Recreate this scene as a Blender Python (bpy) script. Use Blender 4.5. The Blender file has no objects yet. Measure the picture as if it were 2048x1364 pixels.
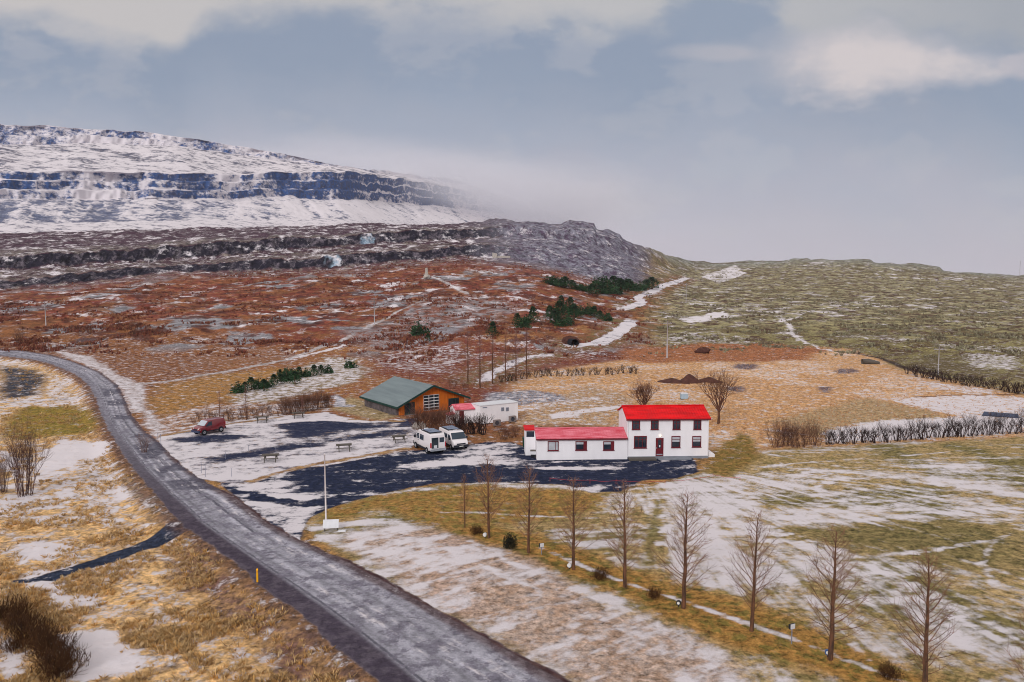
import bpy, math, random
import numpy as np
from mathutils import Vector, Matrix

scene = bpy.context.scene
C = scene.collection
R = math.radians
# ------------------------------------------------------------------ camera
CAM_H, FPX, HORIZ = 21.0, 1593.0, 540.0          # metres; focal length and horizon row in a 2048 px wide picture
PITCH = math.atan((682 - HORIZ) / FPX)
cd = bpy.data.cameras.new('camera')
cam = bpy.data.objects.new('camera', cd)
C.objects.link(cam)
cam.location = (0, 0, CAM_H)
cam.rotation_euler = (R(90) - PITCH, 0, 0)
cd.sensor_width = 36.0
cd.lens = 36.0 * FPX / 2048
cd.clip_start = 0.5
cd.clip_end = 20000
scene.camera = cam
scene.view_settings.view_transform = 'Standard'
scene.view_settings.look = 'None'
scene.view_settings.exposure = 0.22
scene.view_settings.gamma = 1.0
scene.cycles.use_denoising = True
scene.cycles.denoising_input_passes = 'RGB_ALBEDO_NORMAL'
scene.cycles.pixel_filter_type = 'BLACKMAN_HARRIS'
scene.cycles.filter_width = 1.0
scene.cycles.max_bounces = 6
scene.cycles.transparent_max_bounces = 8

def lin(c):
    c = c / 255.0
    return c / 12.92 if c <= 0.04045 else ((c + 0.055) / 1.055) ** 2.4
def rgb(r, g, b, k=1.0):
    return (lin(r) * k, lin(g) * k, lin(b) * k)

# ------------------------------------------------------------------ sky
SUN_EL, SUN_AZ = R(29), R(202)       # behind the camera, to the left
w = bpy.data.worlds.new('World')
scene.world = w
w.use_nodes = True
nt = w.node_tree
nt.nodes.clear()
N, L = nt.nodes, nt.links
def wm(op, a, b=None, c=None):
    n = N.new('ShaderNodeMath'); n.operation = op
    for i, q in enumerate((a, b, c)):
        if q is None: continue
        if isinstance(q, (int, float)): n.inputs[i].default_value = q
        else: L.new(q, n.inputs[i])
    return n.outputs[0]
def wss(lo, hi, x):
    n = N.new('ShaderNodeMapRange'); n.interpolation_type = 'SMOOTHSTEP'
    n.inputs[1].default_value = lo; n.inputs[2].default_value = hi
    L.new(x, n.inputs[0]); return n.outputs[0]
def wmix(f, a, b):
    n = N.new('ShaderNodeMix'); n.data_type = 'RGBA'
    for i, q in ((0, f), (6, a), (7, b)):
        if isinstance(q, (int, float)): n.inputs[i].default_value = q
        elif isinstance(q, tuple): n.inputs[i].default_value = (*q, 1)
        else: L.new(q, n.inputs[i])
    return n.outputs[2]
tc = N.new('ShaderNodeTexCoord')
sp = N.new('ShaderNodeSeparateXYZ'); L.new(tc.outputs['Generated'], sp.inputs[0])
yy = wm('MAXIMUM', wm('ABSOLUTE', sp.outputs[1]), 0.2)
su = wm('DIVIDE', sp.outputs[0], yy)
sv = wm('DIVIDE', sp.outputs[2], yy)
cb = N.new('ShaderNodeCombineXYZ')
L.new(su, cb.inputs[0]); L.new(wm('MULTIPLY', sv, 1.7), cb.inputs[1])
def wnoise(scale, detail, rough, off=0.0, dist=0.0):
    n = N.new('ShaderNodeTexNoise')
    n.inputs['Scale'].default_value = scale; n.inputs['Detail'].default_value = detail
    n.inputs['Roughness'].default_value = rough; n.inputs['Distortion'].default_value = dist
    a = N.new('ShaderNodeVectorMath'); a.operation = 'ADD'; a.inputs[1].default_value = (off, off * .7, off * .3)
    L.new(cb.outputs[0], a.inputs[0]); L.new(a.outputs[0], n.inputs['Vector'])
    return wm('SUBTRACT', n.outputs[0], 0.5)
n1 = wnoise(7.0, 6, 0.55, 3.1, 0.2)
n2 = wnoise(2.2, 4, 0.5, 9.7, 0.3)
n3 = wnoise(16.0, 5, 0.6, 5.3)
ramp = N.new('ShaderNodeValToRGB')                       # the grey bank, by elevation
els = ramp.color_ramp.elements
stops = [(0.0, (190, 185, 197)), (0.055, (189, 184, 196)), (0.11, (176, 176, 190)), (0.16, (162, 168, 184)), (0.235, (147, 158, 177)),
         (0.40, (148, 158, 175)), (0.8, (182, 184, 190)), (1.0, (238, 232, 230))]
while len(els) < len(stops): els.new(0.5)
for e, (p, c) in zip(els, stops):
    e.position = p; e.color = (*rgb(*c), 1)
vb = wm('ADD', wm('ADD', sv, wm('MULTIPLY', n2, 0.26)), wm('ADD', wm('MULTIPLY', su, 0.07), wm('MULTIPLY', n1, 0.07)))
L.new(vb, ramp.inputs[0])
mot = wm('ADD', 1.0, wm('ADD', wm('MULTIPLY', n1, 0.22), wm('MULTIPLY', n2, 0.30)))
msc = N.new('ShaderNodeVectorMath'); msc.operation = 'SCALE'; L.new(ramp.outputs[0], msc.inputs[0]); L.new(mot, msc.inputs['Scale'])
fc = N.new('ShaderNodeFloatCurve')                       # upper edge of the bank across the view
cv = fc.mapping.curves[0]
pts = [(0, 50), (150, 52), (240, 62), (320, 100), (365, 112), (400, 78), (450, 52), (560, 50), (640, 52), (760, 34), (880, 12), (940, 22), (1040, 46),
       (1150, 50), (1260, 74), (1330, 62), (1400, 0), (1480, -10), (1560, 40), (1640, 74), (1800, 78), (1900, 88), (2048, 110)]
P2 = [((px - 1024) / FPX / 1.6 + 0.5, (HORIZ - py) / FPX / 0.5) for px, py in pts]
while len(cv.points) < len(P2): cv.points.new(0.5, 0.5)
for q, (a, b) in zip(cv.points, P2): q.location = (a, b)
fc.mapping.update()
L.new(wm('ADD', wm('DIVIDE', su, 1.6), 0.5), fc.inputs['Value'])
edge = wm('MULTIPLY', fc.outputs[0], 0.5)
dv = wm('ADD', wm('SUBTRACT', sv, edge), wm('ADD', wm('MULTIPLY', n1, 0.11), wm('MULTIPLY', n3, 0.035)))
m1 = wm('MULTIPLY', wss(-0.030, 0.024, dv), wss(1.6, 0.5, sv))
ramp2 = N.new('ShaderNodeValToRGB')                      # cream cloud on the left, greyer on the right
e2 = ramp2.color_ramp.elements
e2[0].position = 0.1; e2[0].color = (*rgb(196, 191, 190), 1)
e2[1].position = 0.9; e2[1].color = (*rgb(160, 164, 172), 1)
q = e2.new(0.62); q.color = (*rgb(186, 185, 187), 1)
L.new(wm('ADD', wm('ADD', wm('DIVIDE', su, 1.6), 0.5), wm('MULTIPLY', n2, 0.3)), ramp2.inputs[0])
under = wm('MULTIPLY', wss(-0.15, -0.03, wm('ADD', dv, wm('MULTIPLY', n1, 0.10))), wm('MULTIPLY', wss(0.7, 0.42, sv), 0.8))
bank = wmix(under, msc.outputs[0], rgb(137, 150, 171))
wisp = wm('MULTIPLY', wss(0.02, 0.16, wm('ADD', wm('ADD', n1, wm('MULTIPLY', n3, 0.5)), wm('MULTIPLY', n2, 0.4))), 0.28)
bank = wmix(wisp, bank, rgb(186, 184, 190))
sky = wmix(m1, bank, ramp2.outputs[0])
def blob(px, py, a, b, taper=0.0):
    u0, v0 = (px - 1024) / FPX, (HORIZ - py) / FPX
    du = wm('DIVIDE', wm('SUBTRACT', su, u0), a / FPX)
    bb = wm('MULTIPLY', wm('SUBTRACT', 1.0, wm('MULTIPLY', du, taper)), b / FPX)
    dvv = wm('DIVIDE', wm('SUBTRACT', sv, v0), wm('MAXIMUM', bb, 0.004))
    r = wm('SQRT', wm('ADD', wm('MULTIPLY', du, du), wm('MULTIPLY', dvv, dvv)))
    return wm('ADD', r, wm('ADD', wm('MULTIPLY', n1, 2.0), wm('MULTIPLY', n3, 1.1)))
sky = wmix(wm('MULTIPLY', wss(1.35, 0.6, blob(1455, 55, 120, 62)), 0.95), sky, rgb(143, 155, 174))
sky = wmix(wm('MULTIPLY', wss(1.3, 0.5, blob(1440, 120, 100, 22)), 0.55), sky, rgb(186, 182, 188))
sky = wmix(wm('MULTIPLY', wss(1.45, 0.35, blob(1722, 136, 225, 62, 0.42)), 0.97), sky, rgb(209, 200, 200))
sky = wmix(wm('MULTIPLY', wss(1.3, 0.6, blob(2035, 140, 50, 24)), 0.6), sky, rgb(196, 188, 192))
nish = N.new('ShaderNodeTexSky'); nish.sky_type = 'NISHITA'; nish.sun_disc = False
nish.sun_elevation = SUN_EL; nish.sun_rotation = SUN_AZ; nish.altitude = 50; nish.dust_density = 2.0
clear = N.new('ShaderNodeVectorMath'); clear.operation = 'SCALE'; clear.inputs['Scale'].default_value = 0.55
L.new(nish.outputs[0], clear.inputs[0])
SKY_K = 0.1                                              # background strength; the overcast is given in the same units
over = N.new('ShaderNodeVectorMath'); over.operation = 'SCALE'; over.inputs['Scale'].default_value = 0.92 / SKY_K
L.new(sky, over.inputs[0])
fin = wmix(0.93, clear.outputs[0], over.outputs[0])
bg = N.new('ShaderNodeBackground'); bg.inputs[1].default_value = SKY_K
L.new(fin, bg.inputs[0])
wo = N.new('ShaderNodeOutputWorld'); L.new(bg.outputs[0], wo.inputs[0])

sd = bpy.data.lights.new('sun', 'SUN')
sun = bpy.data.objects.new('sun', sd)
C.objects.link(sun)
sd.energy = 1.5
sd.angle = R(14)
sd.color = (1.0, 0.975, 0.965)
sdir = Vector((math.sin(SUN_AZ) * math.cos(SUN_EL), math.cos(SUN_AZ) * math.cos(SUN_EL), math.sin(SUN_EL)))
sun.rotation_euler = sdir.to_track_quat('Z', 'Y').to_euler()
sun.location = (0, -60, 160)

# ------------------------------------------------------------------ helpers
def tag(o, label=None, cat=None, group=None, kind=None):
    if label: o['label'] = label
    if cat: o['category'] = cat
    if group: o['group'] = group
    if kind: o['kind'] = kind
    return o
def thing(name, label, cat, loc=(0, 0, 0), rz=0.0, group=None):
    o = bpy.data.objects.new(name, None)
    C.objects.link(o)
    o.empty_display_size = 0.3
    o.location = loc
    o.rotation_euler = (0, 0, rz)
    return tag(o, label, cat, group)
def copy_tree(o, parent=None):
    c = o.copy()
    C.objects.link(c)
    if parent is not None: c.parent = parent
    for ch in list(o.children): copy_tree(ch, c)
    return c
class MB:
    def __init__(s): s.v = []; s.f = []
    def add(s, vs, fs):
        n = len(s.v)
        s.v.extend(vs); s.f.extend([tuple(i + n for i in f) for f in fs])
    def box(s, x0, x1, y0, y1, z0, z1):
        s.add([(x0, y0, z0), (x1, y0, z0), (x1, y1, z0), (x0, y1, z0), (x0, y0, z1), (x1, y0, z1), (x1, y1, z1), (x0, y1, z1)],
              [(0, 3, 2, 1), (4, 5, 6, 7), (0, 1, 5, 4), (1, 2, 6, 5), (2, 3, 7, 6), (3, 0, 4, 7)])
        return s
    def hexa(s, p):                                      # eight corners, bottom ring then top ring
        s.add(p, [(0, 3, 2, 1), (4, 5, 6, 7), (0, 1, 5, 4), (1, 2, 6, 5), (2, 3, 7, 6), (3, 0, 4, 7)]); return s
    def quad(s, *p): s.add(list(p), [tuple(range(len(p)))]); return s
    def tube(s, pts, rad, n=4, cap=True):
        base = len(s.v)
        m = len(pts)
        for i in range(m):
            a = Vector(pts[max(0, i - 1)]); b = Vector(pts[min(m - 1, i + 1)])
            d = (b - a)
            d = d.normalized() if d.length > 1e-9 else Vector((0, 0, 1))
            h = Vector((1, 0, 0)) if abs(d.x) < 0.8 else Vector((0, 1, 0))
            e1 = d.cross(h).normalized(); e2 = d.cross(e1)
            p = Vector(pts[i])
            for k in range(n):
                t = 2 * math.pi * k / n
                s.v.append(tuple(p + (e1 * math.cos(t) + e2 * math.sin(t)) * rad[i]))
        for i in range(m - 1):
            for k in range(n):
                a = base + i * n + k; b = base + i * n + (k + 1) % n
                s.f.append((a, b, b + n, a + n))
        if cap:
            s.f.append(tuple(base + k for k in range(n)))
            s.f.append(tuple(base + (m - 1) * n + k for k in reversed(range(n))))
        return s
    def cyl(s, c, ax, r, h, n=16):                       # disc stack along axis
        c = Vector(c); a = Vector(ax).normalized()
        return s.tube([c, c + a * h], [r, r], n)
    def blob(s, c, r, seed=0, rough=0.25, nu=12, nv=8):
        rg = random.Random(seed)
        base = len(s.v)
        ph = [rg.uniform(0, 6.28) for _ in range(6)]
        for j in range(nv + 1):
            th = math.pi * j / nv
            for i in range(nu):
                a = 2 * math.pi * i / nu
                k = 1 + rough * (math.sin(3 * a + ph[0] + 2 * th) * .4 + math.sin(2 * a + ph[1]) * math.sin(2 * th + ph[2]) * .5 + rg.uniform(-.3, .3) * (0 < j < nv))
                s.v.append((c[0] + r[0] * k * math.sin(th) * math.cos(a), c[1] + r[1] * k * math.sin(th) * math.sin(a), c[2] + r[2] * k * math.cos(th)))
        for j in range(nv):
            for i in range(nu):
                a = base + j * nu + i; b = base + j * nu + (i + 1) % nu
                s.f.append((a, a + nu, b + nu, b))
        return s
    def build(s, name, mat, parent=None, smooth=False):
        me = bpy.data.meshes.new(name)
        me.from_pydata(s.v, [], s.f)
        me.materials.append(mat)
        if smooth:
            me.polygons.foreach_set('use_smooth', [True] * len(me.polygons))
        me.update()
        o = bpy.data.objects.new(name, me)
        C.objects.link(o)
        if parent is not None: o.parent = parent
        return o
MATS = {}
def mat(name, col, rough=0.7, var=0.12, scale=3.0, metal=0.0, coat=0.0, bump=0.0, stretch=(1, 1, 1), col2=None, emit=0.0):
    if name in MATS: return MATS[name]
    m = bpy.data.materials.new(name)
    m.use_nodes = True
    t = m.node_tree
    b = t.nodes['Principled BSDF']
    tcn = t.nodes.new('ShaderNodeTexCoord')
    mp = t.nodes.new('ShaderNodeMapping'); mp.inputs['Scale'].default_value = stretch
    t.links.new(tcn.outputs['Object'], mp.inputs[0])
    n = t.nodes.new('ShaderNodeTexNoise'); n.inputs['Scale'].default_value = scale; n.inputs['Detail'].default_value = 5
    t.links.new(mp.outputs[0], n.inputs['Vector'])
    rp = t.nodes.new('ShaderNodeValToRGB')
    c2 = col2 if col2 else tuple(x * (1 + var) for x in col)
    rp.color_ramp.elements[0].position = 0.32; rp.color_ramp.elements[0].color = (*[x * (1 - var) for x in col], 1)
    rp.color_ramp.elements[1].position = 0.68; rp.color_ramp.elements[1].color = (*c2, 1)
    t.links.new(n.outputs[0], rp.inputs[0])
    t.links.new(rp.outputs[0], b.inputs['Base Color'])
    b.inputs['Roughness'].default_value = rough
    b.inputs['Specular IOR Level'].default_value = 0.5 if rough < 0.5 else 0.15
    b.inputs['Metallic'].default_value = metal
    b.inputs['Coat Weight'].default_value = coat
    if bump:
        bp = t.nodes.new('ShaderNodeBump'); bp.inputs['Strength'].default_value = bump; bp.inputs['Distance'].default_value = 0.02
        t.links.new(n.outputs[0], bp.inputs['Height']); t.links.new(bp.outputs[0], b.inputs['Normal'])
    if emit:
        t.links.new(rp.outputs[0], b.inputs['Emission Color']); b.inputs['Emission Strength'].default_value = emit
    MATS[name] = m
    return m

# ------------------------------------------------------------------ noise on arrays
def _hash(x, y, seed):
    h = (x.astype(np.int64) * 374761393 + y.astype(np.int64) * 668265263 + seed * 1442695041) & 0xFFFFFFFF
    h = ((h ^ (h >> 13)) * 1274126177) & 0xFFFFFFFF
    h = h ^ (h >> 16)
    return (h & 0xFFFFFF).astype(np.float32) / float(0xFFFFFF)
def vnoise(x, y, seed=0):
    xi = np.floor(x); yi = np.floor(y)
    fx = (x - xi).astype(np.float32); fy = (y - yi).astype(np.float32)
    fx = fx * fx * (3 - 2 * fx); fy = fy * fy * (3 - 2 * fy)
    a = _hash(xi, yi, seed); b = _hash(xi + 1, yi, seed); c = _hash(xi, yi + 1, seed); d = _hash(xi + 1, yi + 1, seed)
    return (a + (b - a) * fx) * (1 - fy) + (c + (d - c) * fx) * fy
def fbm(x, y, scale, octv=4, seed=0, gain=0.5):          # about -0.5 .. 0.5
    s = np.zeros(np.broadcast(x, y).shape, np.float32); a = 1.0; tot = 0.0; k = 1.0 / scale
    for o in range(octv):
        s += a * (vnoise(x * k, y * k, seed + o * 17) - 0.5)
        tot += a; a *= gain; k *= 2.03
    return s / tot * 1.3
def sstep(lo, hi, x):
    t = np.clip((x - lo) / (hi - lo), 0, 1)
    return t * t * (3 - 2 * t)

# ------------------------------------------------------------------ terrain heights
cp, sp_ = math.cos(PITCH), math.sin(PITCH)
def ray(px, py):                                         # photo pixel -> (X/Y, rise/Y)
    dx, dy = px - 1024.0, 682.0 - py
    Y = FPX * cp + dy * sp_
    return dx / Y, (-FPX * sp_ + dy * cp) / Y
def flat_at(px, py, z=0.0):
    u, wz = ray(px, py)
    D = (z - CAM_H) / wz
    return u * D, D
NC = 1240
UU = np.linspace(ray(-320, 540)[0], ray(2370, 540)[0], NC)
PXC = 1024 + UU * ray(2024, 540)[0] ** -1 * 1000
KX = [-320, 0, 350, 700, 930, 1080, 1200, 1300, 1390, 1500, 1620, 1750, 1900, 2048, 2370]
KN = {   # (photo row, metres away) of each landform line, per column of KX
 1: [(705, 203)] * 2 + [(712, 195), (722, 184), (735, 171), (735, 171), (725, 180), (715, 191), (712, 194), (712, 194), (712, 194), (714, 192), (716, 190), (716, 190), (716, 190)],
 2: [(640, 275), (640, 270), (640, 265), (640, 265), (640, 260), (640, 262), (636, 290), (634, 310), (638, 310), (640, 300), (640, 300), (640, 295), (642, 290), (645, 280), (645, 280)],
 3: [(590, 360), (580, 380), (548, 430), (535, 440), (516, 470), (525, 470), (560, 460), (580, 450), (590, 460), (592, 450), (594, 440), (600, 430), (605, 410), (610, 400), (612, 400)],
 4: [(562, 372), (556, 395), (531, 438), (507, 447), (494, 478), (490, 500), (520, 520), (545, 550), (566, 600), (570, 560), (570, 550), (575, 540), (582, 510), (590, 490), (592, 490)],
 5: [(545, 420), (536, 440), (524, 470), (492, 510), (480, 540), (470, 560), (490, 585), (525, 630), (551, 720), (553, 670), (552, 660), (556, 650), (566, 630), (576, 600), (578, 600)],
 6: [(520, 424), (511, 445), (492, 475), (470, 516), (457, 548), (452, 568), (472, 596), (508, 650), (537, 800), (533, 790), (526, 770), (529, 770), (546, 780), (558, 800), (562, 800)],
 7: [(480, 520), (468, 560), (455, 600), (450, 620), (446, 640), (443, 640), (462, 640), (501, 680), (527, 900), (524, 900), (519, 880), (524, 860), (542, 880), (551, 900), (556, 900)],
 8: [(488, 640), (474, 680), (462, 780), (458, 1000), (462, 1450), (470, 1900), (490, 2100), (525, 2100), (545, 2000), (545, 2000), (545, 2000), (545, 2000), (550, 2000), (556, 2000), (560, 2000)],
 9: [(410, 800), (398, 850), (402, 980), (400, 1250), (418, 1900), (440, 2500), (480, 2700), (518, 2700), (548, 2600), (548, 2600), (548, 2600), (548, 2600), (552, 2600), (558, 2600), (562, 2600)],
 10: [(350, 830), (346, 880), (344, 1010), (343, 1285), (378, 1950), (420, 2560), (475, 2760), (516, 2760), (548, 2700), (549, 2700), (549, 2700), (549, 2700), (553, 2700), (558, 2700), (562, 2700)],
 11: [(275, 1040), (288, 1060), (292, 1220), (338, 1400), (370, 2050), (416, 2700), (474, 2900), (515, 2900), (549, 2900), (550, 2900), (550, 2900), (550, 2900), (554, 2900), (559, 2900), (563, 2900)],
 12: [(232, 1120), (245, 1150), (268, 1290), (333, 1480), (364, 2150), (412, 2800), (473, 3000), (515, 3000), (549, 3000), (550, 3000), (550, 3000), (550, 3000), (554, 3000), (559, 3000), (563, 3000)],
}
def knot(k):
    py = np.interp(PXC, KX, [a for a, b in KN[k]]); D = np.interp(PXC, KX, [b for a, b in KN[k]])
    ker = np.hanning(61); ker /= ker.sum()
    sm = lambda q: np.convolve(np.pad(q, 30, 'edge'), ker, 'valid')
    py, D = sm(py), sm(D)
    dy = 682 - py
    wz = (-FPX * sp_ + dy * cp) / (FPX * cp + dy * sp_)
    return D, CAM_H + wz * D
KD, KZ = {}, {}
for k in KN: KD[k], KZ[k] = knot(k)
# irregular cliff edges: the tops and feet wander
for k, amp, sc in ((4, 1.6, 26), (6, 2.2, 30), (10, 9, 90), (12, 5, 120), (9, 8, 80), (5, 1.5, 22), (7, 4.6, 62), (11, 6, 100)):
    KZ[k] = KZ[k] + amp * fbm(UU * KD[k], np.zeros(NC) + k * 31.7, sc, 4, 40 + k, 0.6) * np.where(PXC < 1300, 1.0, 0.8)
bs = lambda a, b, c, d: sstep(a, b, PXC) * sstep(d, c, PXC)           # steps of the skyline ledges, in photo rows
stp = 7 * bs(950, 985, 1005, 1040) + 10 * bs(1118, 1140, 1186, 1194) + 6 * bs(1200, 1214, 1237, 1246) + 3 * bs(1290, 1300, 1318, 1330) + 3.5 * bs(1560, 1590, 1612, 1622) + 4.5 * bs(1685, 1715, 1738, 1748) + 5 * bs(1790, 1830, 1876, 1888)
stp = stp + 3.0 * fbm(PXC, PXC * 0, 38, 4, 120, .6) * sstep(300, 900, PXC)
KZ[7] = KZ[7] + stp * KD[7] / FPX; KZ[6] = KZ[6] + .55 * stp * KD[6] / FPX
rows_D, rows_Z, rows_S = [], [], []
py0, py1 = 1900.0, None
def pw(py):
    dy = 682 - py
    return (-FPX * sp_ + dy * cp) / (FPX * cp + dy * sp_)
pyk1 = HORIZ + (CAM_H - KZ[1]) / KD[1] * FPX
seq = list(np.linspace(0, 0.42, 90)[:-1]) + list(np.linspace(0.42, 1, 560))
for t in seq:                                            # flat foreground, rows even in view
    wz = pw(1900.0) * (1 - t) + ((KZ[1] - CAM_H) / KD[1]) * t
    zt = KZ[1] * t ** 6
    D = (zt - CAM_H) / wz
    rows_D.append(D); rows_Z.append(zt + 0 * D); rows_S.append(t)
def seg(k, n, shape='lin', steps=1):
    for i in range(1, n + 1):
        t = i / n
        if shape == 'stair':                             # ledges and walls
            ph = t * steps; j = math.floor(min(ph, steps - 1e-6)); fr = ph - j
            td = (j + (fr / .3 * .85 if fr < .3 else .85 + (fr - .3) / .7 * .15)) / steps
            tz = (j + (fr / .3 * .18 if fr < .3 else .18 + (fr - .3) / .7 * .82)) / steps
        elif shape == 'wall': td, tz = t, t
        else: td, tz = t, t
        rows_D.append(KD[k - 1] * (1 - td) + KD[k] * td); rows_Z.append(KZ[k - 1] * (1 - tz) + KZ[k] * tz); rows_S.append(k - 1 + t)
KD[0] = rows_D[0]; KZ[0] = rows_Z[0]
seg(2, 70); seg(3, 80); seg(4, 34, 'wall'); seg(5, 30); seg(6, 36, 'wall'); seg(7, 34); seg(8, 8)
seg(9, 60); seg(10, 66, 'stair', 3); seg(11, 50); seg(12, 40, 'stair', 2)
KD[13] = np.full(NC, 5200.0); KZ[13] = np.full(NC, -160.0)
seg(13, 8)
TD = np.array(rows_D); TZ = np.array(rows_Z); S = np.array(rows_S)[:, None] + 0 * TD
NR = TD.shape[0]
TX = UU[None, :] * TD
PXG = PXC[None, :] + 0 * TD
def base_at(px, py, D_=None, Z_=None):                   # first ground point along the line of sight of a photo pixel
    D_ = TD if D_ is None else D_; Z_ = TZ if Z_ is None else Z_
    u, wz = ray(px, py)
    c = (u - UU[0]) / (UU[1] - UU[0]); i = int(min(max(round(c), 0), NC - 1))
    sl = (Z_[:, i] - CAM_H) / D_[:, i]
    r = int(np.argmax(sl >= wz))
    if r == 0: r = 1
    a, b = sl[r - 1], sl[r]
    t = 0 if b == a else min(max((wz - a) / (b - a), 0), 1)
    D = D_[r - 1, i] * (1 - t) + D_[r, i] * t
    z = Z_[r - 1, i] * (1 - t) + Z_[r, i] * t
    return Vector((u * D, D, z))
def sdist(P, X, Y, margin):                              # signed distance to a ground polygon, inside positive, in metres
    P = np.array(P, np.float32); out = np.full(X.shape, -1e3, np.float32)
    sel = (X > P[:, 0].min() - margin) & (X < P[:, 0].max() + margin) & (Y > P[:, 1].min() - margin) & (Y < P[:, 1].max() + margin)
    x = X[sel]; y = Y[sel]
    d = np.full(x.shape, 1e9, np.float32); ins = np.zeros(x.shape, bool)
    for i in range(len(P)):
        a = P[i]; b = P[(i + 1) % len(P)]
        e = b - a; L2 = float(e @ e) + 1e-9
        t = np.clip(((x - a[0]) * e[0] + (y - a[1]) * e[1]) / L2, 0, 1)
        d = np.minimum(d, (x - a[0] - t * e[0]) ** 2 + (y - a[1] - t * e[1]) ** 2)
        if a[1] != b[1]:
            cr = (a[1] > y) != (b[1] > y)
            ins ^= cr & (x < (b[0] - a[0]) * (y - a[1]) / (b[1] - a[1]) + a[0])
    d = np.sqrt(d)
    out[sel] = np.where(ins, d, -d)
    return out
def ldist(P, X, Y, margin):                              # distance to a ground polyline and run along it
    P = np.array(P, np.float32)
    out = np.full(X.shape, 1e3, np.float32); run = np.zeros(X.shape, np.float32)
    sel = (X > P[:, 0].min() - margin) & (X < P[:, 0].max() + margin) & (Y > P[:, 1].min() - margin) & (Y < P[:, 1].max() + margin)
    x = X[sel]; y = Y[sel]
    d = np.full(x.shape, 1e9, np.float32); rr = np.zeros(x.shape, np.float32); acc = 0.0
    for i in range(len(P) - 1):
        a = P[i]; e = P[i + 1] - a; L2 = float(e @ e) + 1e-9
        t = np.clip(((x - a[0]) * e[0] + (y - a[1]) * e[1]) / L2, 0, 1)
        q = (x - a[0] - t * e[0]) ** 2 + (y - a[1] - t * e[1]) ** 2
        m = q < d
        d = np.where(m, q, d); rr = np.where(m, acc + t * math.sqrt(L2), rr); acc += math.sqrt(L2)
    out[sel] = np.sqrt(d); run[sel] = rr
    return out, run
X32 = TX.astype(np.float32); Y32 = TD.astype(np.float32); S32 = S.astype(np.float32); P32 = PXG.astype(np.float32)
FLAT = S32 <= 1.001
def ground_poly(px): return [tuple(base_at(*p)[:2]) for p in px]
_wc = {}
def wob(scale, amp, seed):                               # edge wander, a few noise fields shared
    sc = min((1.0, 2.0, 4.0, 8.0), key=lambda q: abs(math.log(q / scale))); k_ = (sc, seed % 2)
    if k_ not in _wc: _wc[k_] = fbm(X32, Y32, sc, 4, 200 + seed % 2 + int(sc * 10))
    return amp * 2 * _wc[k_]
_zn = [100]
def zone(px, soft=1.0, wsc=6.0, wam=1.5):
    _zn[0] += 7
    m = sdist(ground_poly(px), X32, Y32, soft + 2 * wam)
    return sstep(-soft, soft, m + wob(wsc, wam, _zn[0]))
def stroke(px, width, soft=0.4, wam=0.3, wsc=3.0):
    _zn[0] += 7
    d, _ = ldist(ground_poly(px), X32, Y32, width + soft + 2 * wam)
    return 1 - sstep(width / 2 - soft / 2, width / 2 + soft / 2, d + wob(wsc, wam, _zn[0]))

# ------------------------------------------------------------------ the road and the yard, as outlines on the ground
RL = [(-60, 714), (0, 711), (60, 718), (100, 727), (150, 748), (178, 772), (192, 800), (203, 830), (215, 856), (232, 888), (267, 936), (300, 975),
      (335, 1018), (369, 1052), (413, 1084), (458, 1117), (517, 1167), (591, 1222), (665, 1285), (720, 1336), (790, 1400), (900, 1500)]
RR = [(-60, 698), (0, 699), (50, 701), (100, 709), (150, 724), (200, 744), (235, 770), (250, 800), (262, 830), (284, 858), (325, 892), (362, 930),
      (425, 973), (470, 992), (543, 1048), (600, 1080), (702, 1124), (787, 1169), (872, 1216), (940, 1254), (1025, 1301), (1130, 1360), (1260, 1432), (1420, 1520)]
gRL = ground_poly(RL); gRR = ground_poly(RR)
road_sd = sdist(gRL + gRR[::-1], X32, Y32, 30) + np.where(FLAT, wob(2.2, 0.22, 5) + wob(.9, .14, 4), 0)
dL, runL = ldist(gRL, X32, Y32, 40)
dR, _ = ldist(gRR, X32, Y32, 40)
road_t = dL / np.maximum(dL + dR, 0.01)
DRIVE = [(440, 965), (500, 968), (541, 954), (595, 939), (654, 931), (716, 920), (767, 909), (817, 901), (880, 898), (935, 890), (970, 884), (1020, 884), (1050, 892), (1066, 910), (1076, 916),
         (1160, 915), (1255, 913), (1330, 911), (1386, 913), (1398, 944), (1350, 957), (1290, 961), (1240, 983), (1180, 985), (1130, 970), (1080, 968),
         (1000, 965), (940, 966), (880, 966), (820, 976), (760, 988), (700, 1003), (655, 1018), (625, 1034), (608, 1052), (600, 1082), (543, 1050), (470, 992)]
PARK = [(316, 886), (322, 872), (380, 858), (440, 848), (520, 834), (600, 829), (650, 824), (690, 834), (740, 842), (790, 838), (830, 836), (845, 850), (850, 866), (838, 884), (817, 901),
        (767, 909), (716, 920), (654, 931), (595, 939), (541, 954), (500, 968), (440, 965), (400, 958), (362, 930)]
park_sd = sdist(ground_poly(PARK), X32, Y32, 15) + np.where(FLAT, wob(2.5, 0.3, 6), 0)
drive_sd = sdist(ground_poly(DRIVE), X32, Y32, 15) + np.where(FLAT, wob(1.6, 0.28, 7), 0)
PATHP = [(352, 1036), (330, 1046), (280, 1067), (200, 1096), (140, 1117), (60, 1136), (20, 1143), (30, 1147), (110, 1140), (140, 1130), (220, 1109), (300, 1081), (392, 1058)]
path_sd = sdist(ground_poly(PATHP), X32, Y32, 10) + np.where(FLAT, wob(0.9, 0.06, 8), 0)
STREAMS = [[(965, 762), (985, 745), (1020, 728), (1065, 712), (1100, 708)], [(1150, 692), (1195, 686), (1230, 670), (1255, 652), (1262, 640)],
           [(1255, 618), (1285, 604), (1275, 596), (1310, 580), (1345, 566), (1375, 556)]]
stream_d = np.full(X32.shape, 1e3, np.float32)
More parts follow.
